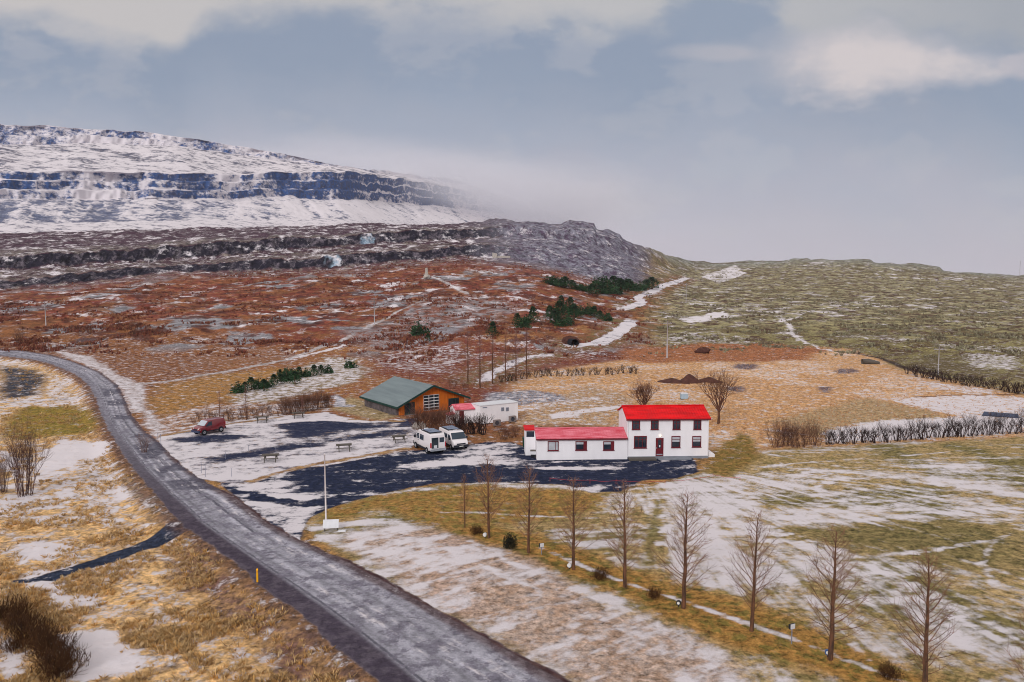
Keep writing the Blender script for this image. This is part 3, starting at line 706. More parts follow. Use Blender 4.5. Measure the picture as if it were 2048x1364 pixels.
def gfmix(f, a, b):
    n = gn('ShaderNodeMix', data_type='FLOAT')
    for i, q in ((0, f), (2, a), (3, b)):
        if isinstance(q, (int, float)): n.inputs[i].default_value = q
        else: t.links.new(q, n.inputs[i])
    return n.outputs[0]
def gcmix(f, a, b, bt='MIX'):
    n = gn('ShaderNodeMix', data_type='RGBA', blend_type=bt)
    for i, q in ((0, f), (6, a), (7, b)):
        if isinstance(q, (int, float)): n.inputs[i].default_value = q
        elif isinstance(q, tuple): n.inputs[i].default_value = (*q, 1)
        else: t.links.new(q, n.inputs[i])
    return n.outputs[2]
def gss(lo, hi, x):
    n = gn('ShaderNodeMapRange', interpolation_type='SMOOTHSTEP')
    n.inputs[1].default_value = lo; n.inputs[2].default_value = hi
    t.links.new(x, n.inputs[0]); return n.outputs[0]
far = gattr('far', 'Fac'); grain = gattr('grain', 'Fac')
nf = gfmix(far, gnoise(0.8, 8, 0.74), gnoise(0.20, 8, 0.74))
ns = gfmix(far, gnoise(0.7, 8, 0.74), gnoise(0.10, 8, 0.76, (1, 1, 1.6)))
nd = gfmix(far, gnoise(1.9, 6, 0.8), gnoise(0.32, 7, 0.82))
ma = gss(0.28, 0.72, gmath('ADD', gattr('altp', 'Fac'), gmath('MULTIPLY', gmath('SUBTRACT', nf, 0.5), 3.6)))
ms = gmath('MULTIPLY', gss(0.30, 0.82, gmath('ADD', gattr('snow', 'Fac'), gmath('MULTIPLY', gmath('SUBTRACT', ns, 0.5), gmath('MULTIPLY', grain, 4.0)))), 0.96)
gc = gcmix(ma, gattr('cover', 'Color'), gattr('cover_two', 'Color'))
vv = gmath('MAXIMUM', 0.18, gmath('ADD', 0.93, gmath('MULTIPLY', gmath('SUBTRACT', nd, 0.5), gmath('MULTIPLY', gattr('fine', 'Fac'), 4.6))))
cv3 = gn('ShaderNodeCombineColor')
for i in range(3): t.links.new(vv, cv3.inputs[i])
gc = gcmix(1.0, gc, cv3.outputs[0], 'MULTIPLY')
gc = gcmix(ms, gc, rgb(216, 209, 213, 1 / ILL))
t.links.new(gc, gb.inputs['Base Color'])
gb.inputs['Roughness'].default_value = 0.85
gb.inputs['Specular IOR Level'].default_value = 0.06
bmp = gn('ShaderNodeBump'); bmp.inputs['Strength'].default_value = 0.6; bmp.inputs['Distance'].default_value = 0.25
t.links.new(gmath('ADD', nd, gmath('MULTIPLY', ms, 0.5)), bmp.inputs['Height'])
t.links.new(bmp.outputs[0], gb.inputs['Normal'])

fr = region[:-1, :-1]
idx = np.arange(NR * NC).reshape(NR, NC)
quads = np.stack([idx[:-1, :-1], idx[:-1, 1:], idx[1:, 1:], idx[1:, :-1]], -1)
allco = np.stack([TX, TD, TZ], -1).reshape(-1, 3).astype(np.float32)
def ground_mesh(name, rid):
    q = quads[fr == rid]
    used, inv = np.unique(q.ravel(), return_inverse=True)
    me = bpy.data.meshes.new(name)
    me.vertices.add(len(used)); me.vertices.foreach_set('co', allco[used].ravel())
    n = len(q)
    me.loops.add(n * 4); me.loops.foreach_set('vertex_index', inv.astype(np.int32).ravel())
    me.polygons.add(n); me.polygons.foreach_set('loop_start', np.arange(0, n * 4, 4, dtype=np.int32))
    try: me.polygons.foreach_set('loop_total', np.full(n, 4, np.int32))
    except Exception: pass
    me.polygons.foreach_set('use_smooth', np.ones(n, bool))
    for nm, arr in (('snow', SN), ('altp', AP), ('far', FR), ('grain', GR), ('fine', np.maximum(GR, lawn * .95 * (1 - rm_) * (1 - dr)))):
        a = me.attributes.new(nm, 'FLOAT', 'POINT'); a.data.foreach_set('value', arr.ravel()[used].astype(np.float32))
    for nm, arr in (('cover', CB), ('cover_two', CA)):
        a = me.attributes.new(nm, 'FLOAT_COLOR', 'POINT')
        c4 = np.ones((len(used), 4), np.float32); c4[:, :3] = np.clip(arr.reshape(-1, 3)[used], 0.002, 0.95)
        a.data.foreach_set('color', c4.ravel())
    me.materials.append(gm)
    me.update(); me.validate()
    o = bpy.data.objects.new(name, me); C.objects.link(o)
    o['kind'] = 'structure'
    return o
for nm, rid in (('ground', 0), ('road', 1), ('driveway', 2), ('car_park', 3), ('path', 4), ('stream', 5), ('mountain', 6)):
    ground_mesh(nm, rid)
# ------------------------------------------------------------------ materials of built things
KM = 1 / ILL
def cm(r, g, b): return rgb(r, g, b, KM)
m_white = mat('white_render', cm(232, 229, 232), 0.8, 0.035, 0.9, bump=0.05, stretch=(1.6, 1.6, .45))
m_red = mat('red_roof_sheet', cm(206, 14, 22), 0.6, 0.24, 0.9, stretch=(.6, 2, 2))
m_pink = mat('faded_red_roof_sheet', cm(206, 66, 84), 0.5, 0.12, 1.5, col2=cm(224, 132, 146), stretch=(0.5, 2.5, 2.5))
m_frame = mat('dark_red_joinery', cm(104, 34, 42), 0.6, 0.15, 4)
m_glass = mat('window_glass', cm(40, 48, 60), 0.06, 0.3, 0.9)
m_blind = mat('window_blind', cm(176, 178, 184), 0.3, 0.1, 2.0)
m_plinth = mat('concrete_plinth', cm(128, 132, 140), 0.85, 0.12, 2)
m_grey = mat('grey_timber', cm(92, 86, 80), 0.85, 0.2, 3, stretch=(0.3, 4, 4))
m_dark = mat('black_rubber', cm(34, 34, 40), 0.8, 0.2, 6)
m_tyre = mat('tyre_rubber', cm(38, 38, 44), 0.85, 0.2, 8)
m_rim = mat('wheel_steel', cm(170, 172, 178), 0.4, 0.1, 5, metal=0.4)
m_carw = mat('white_car_paint', cm(222, 216, 218), 0.25, 0.02, 1.0, coat=0.5)
m_carr = mat('red_car_paint', cm(118, 14, 28), 0.25, 0.06, 1.0, coat=0.6)
m_cglass = mat('tinted_car_glass', cm(36, 52, 66), 0.05, 0.2, 1.0)
m_blackp = mat('black_plastic', cm(40, 42, 50), 0.6, 0.15, 5)
m_lamp = mat('headlamp_glass', cm(216, 214, 208), 0.1, 0.1, 8)
m_tail = mat('tail_lamp_plastic', cm(176, 24, 40), 0.2, 0.1, 8)
m_solar = mat('solar_panel_glass', cm(96, 106, 128), 0.15, 0.15, 2.0)
m_alu = mat('aluminium', cm(176, 180, 188), 0.35, 0.08, 6, metal=0.5)
m_roofg = mat('green_grey_roof_sheet', cm(106, 118, 122), 0.5, 0.07, 0.7, col2=cm(118, 130, 132), stretch=(3, .3, .3))
m_trimg = mat('dark_green_trim', cm(30, 60, 56), 0.6, 0.15, 3)
m_orange = mat('orange_stained_boards', cm(196, 98, 28), 0.65, 0.25, 1.0, stretch=(5, 5, .35), col2=cm(206, 112, 40))
m_wpaint = mat('white_painted_wood', cm(208, 208, 212), 0.6, 0.06, 3)
m_dglass_shade = mat('dark_glass_and_load_shade', cm(26, 40, 50), 0.1, 0.25, 1)  # barn door glass, also the painted shade inside the open van
m_stone = mat('pale_lichen_stone', cm(172, 164, 156), 0.9, 0.3, 3.0, bump=0.4)
m_soil = mat('brown_soil', cm(80, 52, 46), 0.95, 0.3, 1.6, bump=0.6)
m_yellow = mat('yellow_plastic', cm(232, 170, 28), 0.5, 0.08, 4)
m_pole = mat('white_pole_paint', cm(214, 204, 202), 0.5, 0.06, 2)
m_util = mat('weathered_pole_wood', cm(172, 166, 168), 0.85, 0.15, 1.5, stretch=(4, 4, .4))
m_bark = mat('larch_bark', cm(76, 60, 52), 0.9, 0.3, 3.0, col2=cm(120, 82, 60), stretch=(2, 2, .5))
m_twig = mat('larch_twigs', cm(100, 72, 58), 0.9, 0.3, 1.2, col2=cm(146, 106, 82))
m_shrub = mat('shrub_twigs', cm(84, 58, 52), 0.9, 0.35, 1.0, col2=cm(124, 86, 70))
m_shrubd = mat('dark_shrub_twigs', cm(44, 36, 38), 0.9, 0.3, 1.0, col2=cm(74, 54, 50))
m_bushd = mat('dark_heather_twigs', cm(66, 42, 30), 0.9, 0.4, 1.3, col2=cm(92, 62, 36))
m_grove = mat('far_twigs', cm(120, 84, 84), 0.9, 0.3, 0.5)
m_pine = mat('pine_needles', cm(38, 62, 46), 0.8, 0.5, 1.5, col2=cm(60, 92, 58))
m_bin = mat('dark_green_plastic', cm(28, 60, 52), 0.5, 0.1, 3)
m_rope = mat('red_rope_fibre', cm(176, 66, 66), 0.8, 0.15, 3)
m_blue = mat('blue_enamel', cm(44, 84, 140), 0.4, 0.1, 4)
m_pblue = mat('pale_blue_paint', cm(160, 178, 192), 0.6, 0.08, 2)
m_sheet = mat('dark_blue_sheet', cm(54, 62, 86), 0.5, 0.15, .6)
m_post = mat('galvanised_steel', cm(136, 140, 158), 0.5, 0.1, 4, metal=0.3)

# ------------------------------------------------------------------ facades: positions along and up a wall
class Wall:
    def __init__(s, px, py, ang, z0=None):
        p = at(px, py); s.o = (p.x, p.y); s.z0 = p.z if z0 is None else z0; s.a = ang
    def x(s, px):
        u = ray(px, 700)[0]; c, n = math.cos(s.a), math.sin(s.a)
        return (u * s.o[1] - s.o[0]) / (c - u * n)
    def z(s, px, py):
        D = s.o[1] + s.x(px) * math.sin(s.a)
        return CAM_H + ray(px, py)[1] * D - s.z0
def gable(m, x0, x1, y0, y1, z0, ze, zr, ze2=None):       # walls with the ridge along x
    ym = (y0 + y1) / 2; ze2 = ze if ze2 is None else ze2
    m.add([(x0, y0, z0), (x1, y0, z0), (x1, y1, z0), (x0, y1, z0), (x0, y0, ze), (x1, y0, ze), (x1, y1, ze2), (x0, y1, ze2), (x0, ym, zr), (x1, ym, zr)],
          [(0, 1, 5, 4), (2, 3, 7, 6), (1, 2, 6, 9, 5), (3, 0, 4, 8, 7), (0, 3, 2, 1)])
def roof_x(m, x0, x1, y0, y1, ze, zr, th=0.12, dz=0.02):  # two slopes, ridge along x
    ym = (y0 + y1) / 2
    for ya in (y0, y1):
        m.hexa([(x0, ya, ze + dz), (x1, ya, ze + dz), (x1, ym, zr + dz), (x0, ym, zr + dz)] + [(x0, ya, ze + th), (x1, ya, ze + th), (x1, ym, zr + th), (x0, ym, zr + th)])

# ------------------------------------------------------------------ the white house
RZ = R(2.6)
W1 = Wall(1254, 918, RZ)
W1.z0 = 0.0
house = thing('farmhouse', 'white two storey house with bright red roof and a long single storey wing', 'house', (*W1.o, 0.0), RZ)
HX1 = W1.x(1421); HXW = W1.x(1074)
ze = W1.z(1330, 838); zr = ze + 0.95; DEP = 5.4
mb = MB(); gable(mb, 0, HX1, 0, DEP, 0.28, ze, zr); mb.build('wall', m_white, house)
mb = MB(); mb.box(0.0, HX1, -0.06, DEP, -0.6, 0.28); mb.build('plinth', m_plinth, house)
mb = MB(); roof_x(mb, -0.16, HX1 + 0.16, -0.28, DEP + 0.28, ze - 0.05, zr)
o = mb.build('roof', m_red, house)
mb = MB(); mb.box(-0.18, HX1 + 0.18, -0.30, -0.26, ze - 0.10, ze + 0.05); mb.build('gutter', m_frame, o)
def ribs(x0, x1, y0, y1, ze_, zr_, par, m, step=.30):     # raised seams of the sheet metal and the ridge cap
    q = MB(); ym = (y0 + y1) / 2; n = int((x1 - x0) / step)
    for i in range(n + 1):
        x = x0 + .02 + (x1 - x0 - .06) * i / n
        q.hexa([(x, y0, ze_ + .121), (x + .035, y0, ze_ + .121), (x + .035, ym, zr_ + .121), (x, ym, zr_ + .121), (x, y0, ze_ + .155), (x + .035, y0, ze_ + .155), (x + .035, ym, zr_ + .155), (x, ym, zr_ + .155)])
    q.box(x0 - .02, x1 + .02, ym - .16, ym + .16, zr_ + .10, zr_ + .18); q.build('seam', m, par)
ribs(-0.16, HX1 + 0.16, -0.28, DEP + 0.28, ze - 0.05, zr, o, m_red)
for x_ in (.06, HX1 - .12): mb = MB(); mb.tube([(x_, -.05, .25), (x_, -.05, ze - .1)], [.04, .04], 6); mb.build('downpipe', m_white, house)
zw = W1.z(1160, 877); zwr = zw + 0.62
mb = MB(); gable(mb, HXW, -0.004, -0.10, 4.7, -0.5, zw, zwr); mb.build('wing_wall', m_white, house)
mb = MB(); roof_x(mb, HXW - 0.1, -0.006, -0.32, 4.9, zw - 0.02, zwr)
o = mb.build('wing_roof', m_pink, house)
mb = MB(); mb.box(HXW - 0.1, -0.006, -0.36, -0.322, zw - 0.10, zw + 0.06); mb.build('gutter', m_frame, o)
ribs(HXW - 0.1, -0.03, -0.32, 4.9, zw - 0.02, zwr, o, m_pink)
def window(px0, py0, px1, py1, glass, mull=(0.5,), bars=(0.33,), yf=0.0, top=None, side=None):
    x0, x1 = W1.x(px0), W1.x(px1); z1, z0 = W1.z(px0, py0), W1.z(px0, py1)
    f = MB(); b = 0.085
    f.box(x0, x1, yf - .07, yf - .002, z0, z0 + b); f.box(x0, x1, yf - .07, yf - .002, z1 - b, z1)
    f.box(x0, x0 + b, yf - .066, yf - .002, z0 + b, z1 - b); f.box(x1 - b, x1, yf - .066, yf - .002, z0 + b, z1 - b)
    for q in mull: f.box(x0 + (x1 - x0) * q - .025, x0 + (x1 - x0) * q + .025, yf - .06, yf - .002, z0 + b, z1 - b)
    for q in bars: f.box(x0 + b, x1 - b, yf - .055, yf - .002, z1 - (z1 - z0) * q - .02, z1 - (z1 - z0) * q + .02)
    o = f.build('window', m_frame, house)
    p = MB(); p.box(x0 + b * .9, x1 - b * .9, yf - .03, yf - .003, z0 + b * .9, z1 - b * .9); p.build('pane', glass, o)
    if top: p = MB(); p.box(x0 + b, x1 - b * (1 if side is None else 4.5), yf - .034, yf - .031, z1 - (z1 - z0) * top, z1 - b); p.build('blind', m_blind, o)
    if side: p = MB(); p.box(x1 - (x1 - x0) * side, x1 - b, yf - .045, yf - .031, z0 + b, z1 - b); p.build('casement', m_frame, o)
    s = MB(); s.box(x0 - .05, x1 + .05, yf - .11, yf - .004, z0 - .05, z0 - .003); s.build('sill', m_frame, o)
for a, b_ in ((1266, 1282), (1304, 1319.5), (1348, 1363.5), (1390, 1405.5)): window(a, 840.5, b_, 859, m_glass)
window(1270.5, 872, 1296, 896, m_glass, (0.33, 0.67), (0.3,))
window(1346, 872, 1364, 895, m_glass, (), (0.3,), top=0.5); window(1388, 872, 1406, 894, m_glass, (), (0.3,), top=0.5)
window(1096, 882, 1118, 901, m_blind, (0.72,), (), yf=-0.10); window(1152, 882, 1175, 900, m_glass, (), (), yf=-0.10, top=0.35, side=0.3)
window(1208, 882, 1230, 900, m_glass, (), (), yf=-0.10, top=0.35, side=0.3)
x0, x1 = W1.x(1314.5), W1.x(1330); zt = W1.z(1322, 876)
f = MB(); f.box(x0, x1, -.05, -.002, 0.30, zt); d_ = f.build('door', m_frame, house)
p = MB(); p.box(x0 + .25, x1 - .25, -.056, -.051, zt * .52, zt - .18); p.build('pane', m_glass, d_)
p = MB(); p.box(x0 + .36, x1 - .36, -.061, -.057, zt * .56, zt * .66); p.build('notice', m_wpaint, d_)
p = MB(); p.box(x0 + .1, x1 - .1, -.062, -.052, .42, .55); p.build('kick_plate', m_alu, d_)
p = MB(); p.box(x0 + .08, x0 + .14, -.10, -.052, 1.15, 1.32); p.build('handle', m_alu, d_)
p = MB(); p.blob(((x0 + x1) / 2 + .05, -.12, zt + .28), (.12, .10, .12), 2, 0.0); p.build('door_lamp', mat('lit_lamp', cm(236, 214, 190), 0.3, .05, 5, emit=1.2), house, True)
# porch annex at the far end of the wing
ax0 = W1.x(1073) - 1.05
mb = MB(); mb.box(ax0, HXW - .004, 2.2, 4.6, -0.4, zwr - .1); o = mb.build('porch', m_white, house)
mb = MB(); mb.box(ax0 - .12, HXW + .02, 2.05, 4.75, zwr - .09, zwr + .03); mb.build('porch_roof', m_red, o)
mb = MB(); mb.box(ax0 + .1, HXW - .12, 2.17, 2.195, zwr - .85, zwr - .2); mb.build('pane', m_glass, o)
mb = MB(); mb.box(HX1 + .004, HX1 + .9, .5, 2.6, -.3, .32); mb.hexa([(HX1 + .004, .5, .32), (HX1 + .9, .5, .32), (HX1 + .9, 2.6, .32), (HX1 + .004, 2.6, .32), (HX1 + .004, .5, .8), (HX1 + .4, .5, .45), (HX1 + .4, 2.6, .45), (HX1 + .004, 2.6, .8)])
mb.build('buttress', m_white, house)
st = thing('timber_step', 'low grey timber step along the foot of the white house', 'step', (*W1.o, 0), RZ)
mb = MB(); mb.box(.1, W1.x(1313), -.95, -.07, 0.02, .20); mb.build('deck', m_grey, st)
mb = MB(); mb.box(W1.x(1318), W1.x(1384), -.75, -.07, 0.02, .14); mb.build('paving', m_plinth, st)
b_ = thing('waste_bin', 'dark green waste bin behind the white porch', 'bin', (*at(1051, 893)[:2], 0))
mb = MB(); mb.hexa([(-.32, -.3, 0), (.32, -.3, 0), (.32, .3, 0), (-.32, .3, 0), (-.36, -.36, 1.0), (.36, -.36, 1.0), (.36, .36, 1.0), (-.36, .36, 1.0)]); mb.build('body', m_bin, b_)
mb = MB(); mb.hexa([(-.39, -.4, 1.003), (.39, -.4, 1.003), (.39, .4, 1.003), (-.39, .4, 1.003), (-.36, -.36, 1.08), (.36, -.36, 1.08), (.36, .36, 1.14), (-.36, .36, 1.14)]); mb.build('lid', m_bin, b_)
for s_ in (-1, 1): mb = MB(); mb.cyl((s_ * .3 - .04, .3, .1), (1, 0, 0), .1, .08, 10); mb.build('wheel', m_dark, b_)
b_ = thing('storage_crate', 'small pale crate on dark base beside the white wing', 'crate', (*at(1068, 914)[:2], 0))
mb = MB(); mb.box(-.4, .4, -.3, .3, .35, .72); mb.build('body', m_wpaint, b_)
mb = MB(); mb.box(-.42, .42, -.32, .32, .722, .78); mb.build('lid', m_grey, b_)
mb = MB(); mb.box(-.36, .36, -.26, .26, 0, .348); mb.build('base', m_dark, b_)

# ------------------------------------------------------------------ the barn
pA = at(800, 831); aB = math.atan2(6.0, 8.3)
WB = Wall(800, 831, aB); zb = pA.z - 0.05
barn = thing('workshop_barn', 'low orange boarded barn under a wide grey green roof', 'barn', (pA.x, pA.y, zb), aB)
WB.z0 = zb
bw = WB.x(928); zl = WB.z(797, 810) ; zrr = WB.z(927, 793); zap = 4.0; xa = WB.x(863)
BL = 11.5
mb = MB(); mb.add([(0, 0, -.6), (bw, 0, -.6), (bw, 0, zrr), (xa, 0, zap), (0, 0, zl), (0, BL, -.6), (bw, BL, -.6), (bw, BL, zrr), (xa, BL, zap), (0, BL, zl)],
                  [(0, 1, 2, 3, 4), (5, 9, 8, 7, 6), (1, 6, 7, 2), (0, 4, 9, 5)])
mb.build('wall', m_orange, barn)
def slab(xa_, za_, xb_, zb_, y0, y1, th):
    m = MB(); m.hexa([(xa_, y0, za_), (xb_, y0, zb_), (xb_, y1, zb_), (xa_, y1, za_), (xa_, y0, za_ + th), (xb_, y0, zb_ + th), (xb_, y1, zb_ + th), (xa_, y1, za_ + th)]); return m
kl = (zap - zl) / xa; kr = (zap - zrr) / (bw - xa)
rf = slab(-.7, zl - .7 * kl + .02, xa, zap + .02, -.6, BL + .5, .10).build('roof', m_roofg, barn)
slab(xa, zap + .02, bw + .7, zrr - .7 * kr + .02, -.6, BL + .5, .10).build('roof', m_roofg, barn)
mb = slab(-.72, zl - .7 * kl - .14, xa, zap - .14, -.66, -.602, .30); m2_ = slab(xa, zap - .14, bw + .72, zrr - .7 * kr - .14, -.66, -.602, .30)
mb.add(m2_.v, m2_.f); mb.box(-.78, -.705, -.66, BL + .5, zl - .7 * kl - .16, zl - .7 * kl + .13); mb.build('barge_board', m_trimg, barn)
def opening(px0, py0, px1, py1, kind):
    x0, x1 = WB.x(px0), WB.x(px1); z1, z0 = WB.z((px0 + px1) / 2, py0), max(WB.z((px0 + px1) / 2, py1), 0.02)
    f = MB(); f.box(x0, x1, -.05, -.003, z0, z1)
    o = f.build({'door': 'door', 'garage': 'garage_door', 'window': 'window'}[kind], m_trimg if kind != 'garage' else m_wpaint, barn)
    if kind == 'garage':
        for i in range(5):
            for j in range(3):
                p = MB(); xs0 = x0 + (x1 - x0) * j / 3 + .05; zs0 = z0 + (z1 - z0) * i / 5 + .06
                p.box(xs0, xs0 + (x1 - x0) / 3 - .1, -.056, -.051, zs0, zs0 + (z1 - z0) / 5 - .12); p.build('pane', m_dglass_shade, o)
    else:
        k = 2 if kind == 'door' else 3
        for j in range(k):
            p = MB(); xs0 = x0 + (x1 - x0) * j / k + .05
            p.box(xs0, xs0 + (x1 - x0) / k - .1, -.056, -.051, z0 + (.1 if kind == 'window' else .25), z1 - .12); p.build('pane', m_dglass_shade, o)
    return o
opening(807.5, 805, 828, 830.5, 'door'); opening(846, 789.5, 877, 820, 'garage'); opening(896, 796, 917, 820, 'window')
x0, x1 = WB.x(806), WB.x(829)
mb = MB(); mb.box(x0, x1, -.5, -.06, -.02, .06); mb.build('threshold', m_plinth, barn)
mb = MB(); mb.box(-.35, -.002, .4, BL - .4, -.4, zl - .5); mb.build('stone_footing', mat('dark_field_stone', cm(92, 84, 86), .9, .4, 1.6, bump=.5), barn)
mb = MB(); mb.blob((WB.x(809), -.14, WB.z(809, 803.5)), (.13, .1, .1), 3, 0); mb.build('wall_lamp', m_wpaint, barn, True)

# ------------------------------------------------------------------ shed, container, heat pumps
WC = Wall(961, 850, math.atan2(3.2, 5.3)); WC.z0 = at(961, 850).z
ctr = thing('container_hut', 'white flat roofed container hut beside the pink roofed shed', 'container', (*WC.o, WC.z0), WC.a)
cw = WC.x(1036); ch = WC.z(961, 812.5)
mb = MB(); mb.box(0, cw, 0, 2.5, .12, ch); mb.build('body', m_white, ctr)
mb = MB(); mb.box(-.06, cw + .06, -.06, 2.56, ch + .002, ch + .10); mb.build('roof', m_wpaint, ctr)
mb = MB(); mb.box(.1, cw - .1, .1, 2.4, -.3, .118); mb.build('base', m_dark, ctr)
for px in (1005, 1014.5):
    x = WC.x(px); z = WC.z(px, 818.5)
    mb = MB(); mb.box(x - .22, x + .22, -.04, -.002, z - .26, z + .26)
    o = mb.build('vent', m_post, ctr)
    for i in range(4): q = MB(); q.box(x - .19, x + .19, -.055, -.041, z - .22 + i * .12, z - .16 + i * .12); q.build('louvre', m_plinth, o)
x = WC.x(970); z = WC.z(970, 815); mb = MB(); mb.box(x - .4, x + .3, -.03, -.002, z - .06, z + .06); mb.build('name_strip', m_post, ctr)
WS = Wall(911, 848, math.atan2(2.2, 5.6)); WS.z0 = at(911, 848).z
shed = thing('garden_shed', 'small white shed with pinkish red roof between bushes and container', 'shed', (*WS.o, WS.z0), WS.a)
sw = WS.x(957); 
mb = MB(); gable(mb, 0, sw, 0, 2.4, -.3, 1.95, 2.5); mb.build('wall', m_white, shed)
mb = MB(); roof_x(mb, -.12, sw - .06, -.25, 2.65, 1.9, 2.5, .1); mb.build('roof', m_pink, shed)
mb = MB(); mb.box(WS.x(918), WS.x(927), -.04, -.002, 0, 1.75); o = mb.build('door', m_frame, shed)
mb = MB(); mb.box(WS.x(918) + .06, WS.x(918) + .12, -.08, -.041, .85, 1.0); mb.build('handle', m_alu, o)
mb = MB(); mb.hexa([(-1.0, .1, 1.2), (-.002, .1, 1.4), (-.002, 1.6, 1.4), (-1.0, 1.6, 1.2), (-1.0, .1, 1.28), (-.002, .1, 1.48), (-.002, 1.6, 1.48), (-1.0, 1.6, 1.28)]); mb.build('lean_to_roof', m_pink, shed)
mb = MB(); mb.box(-.95, -.004, .2, 1.5, -.2, 1.19); mb.build('lean_to', m_white, shed)
for px, py, lb in ((994, 852, 'grey heat pump unit at the left end of the white container'), (1025, 844, 'grey heat pump unit at the right end of the white container')):
    p = at(px, py)
    hp = thing('heat_pump', lb, 'heat pump', p, WC.a)
    mb = MB(); mb.box(-.5, .5, -.22, .22, .08, .86); mb.build('casing', mat('brown_grey_metal', cm(128, 118, 116), .6, .1, 3), hp)
    mb = MB(); mb.cyl((-.1, -.222, .47), (0, -1, 0), .3, .03, 20); o = mb.build('fan_grille', m_blackp, hp)
    for k in range(3): q = MB(); q.box(-.38, .18, -.262, -.254, .30 + .15 * k, .33 + .15 * k); q.build('grille_bar', m_post, o)
    for s_ in (-.4, .4): mb = MB(); mb.box(s_ - .05, s_ + .05, -.22, .22, 0, .078); mb.build('foot', m_dark, hp)

# ------------------------------------------------------------------ vehicles
import bmesh
def van_body(prof, W, name, m, par, tum=0.10, zb=1.0, bev=0.07):
    zt = max(z for _, z in prof)
    bm = bmesh.new()
    ring = []
    for s_ in (1, -1):
        vs = []
        for x, z in prof:
            k = 1 - tum * max(0, (z - zb) / (zt - zb)); xm = max(p[0] for p in prof)
            k *= 1 - 0.10 * max(0, (x - (xm - .7)) / .7)
            vs.append(bm.verts.new((x, s_ * W / 2 * k, z)))
        ring.append(vs)
    n = len(prof)
    bm.faces.new(ring[0]); bm.faces.new(list(reversed(ring[1])))
    for i in range(n):
        j = (i + 1) % n
        bm.faces.new((ring[0][j], ring[0][i], ring[1][i], ring[1][j]))
    bmesh.ops.recalc_face_normals(bm, faces=bm.faces)
    bmesh.ops.bevel(bm, geom=list(bm.edges), offset=bev, segments=2, profile=.6, affect='EDGES')
    me = bpy.data.meshes.new(name); bm.to_mesh(me); bm.free()
    me.polygons.foreach_set('use_smooth', [True] * len(me.polygons))
    me.materials.append(m)
    o = bpy.data.objects.new(name, me); C.objects.link(o); o.parent = par
    return o
def yw(W, z, zt, tum, zb): return W / 2 * (1 - tum * max(0, (z - zb) / (zt - zb)))
def side_panel(par, name, m, pts, W, zt, tum, zb, s_, off=.012):
    q = MB(); v = [(x, s_ * (yw(W, z, zt, tum, zb) + off), z) for x, z in pts]; v2 = [(x, s_ * (yw(W, z, zt, tum, zb) - .04), z) for x, z in pts]
    n = len(v); q.add(v + v2, [tuple(range(n)), tuple(range(2 * n - 1, n - 1, -1))] + [(i, i + n, (i + 1) % n + n, (i + 1) % n) for i in range(n)])
    return q.build(name, m, par)
def wheels(par, xs, W, r):
    for x in xs:
        for s_ in (1, -1):
            q = MB(); y = s_ * (W / 2 - .20); q.cyl((x, y, r), (0, s_, 0), r, .22, 20); o = q.build('wheel', m_tyre, par)
            q = MB(); q.cyl((x, y + s_ * .221, r), (0, s_, 0), r * .62, .015, 16); q.build('rim', m_rim, o)
            q = MB(); q.cyl((x, y + s_ * .237, r), (0, s_, 0), r * .16, .012, 8); q.build('hub', m_blackp, o)
            a = MB()
            for k in range(9):                            # wheel arch lip
                t0, t1 = math.pi * k / 9, math.pi * (k + 1) / 9; R0, R1 = r + .05, r + .12; yo = s_ * (W / 2 + .014)
                a.quad((x + R0 * math.cos(t0), yo, r + R0 * math.sin(t0)), (x + R1 * math.cos(t0), yo, r + R1 * math.sin(t0)), (x + R1 * math.cos(t1), yo, r + R1 * math.sin(t1)), (x + R0 * math.cos(t1), yo, r + R0 * math.sin(t1)))
            q = MB(); q.cyl((x, s_ * (W / 2 - .10), r), (0, s_, 0), r + .10, .112, 22)
            q.build('wheel_arch', m_dark, par)
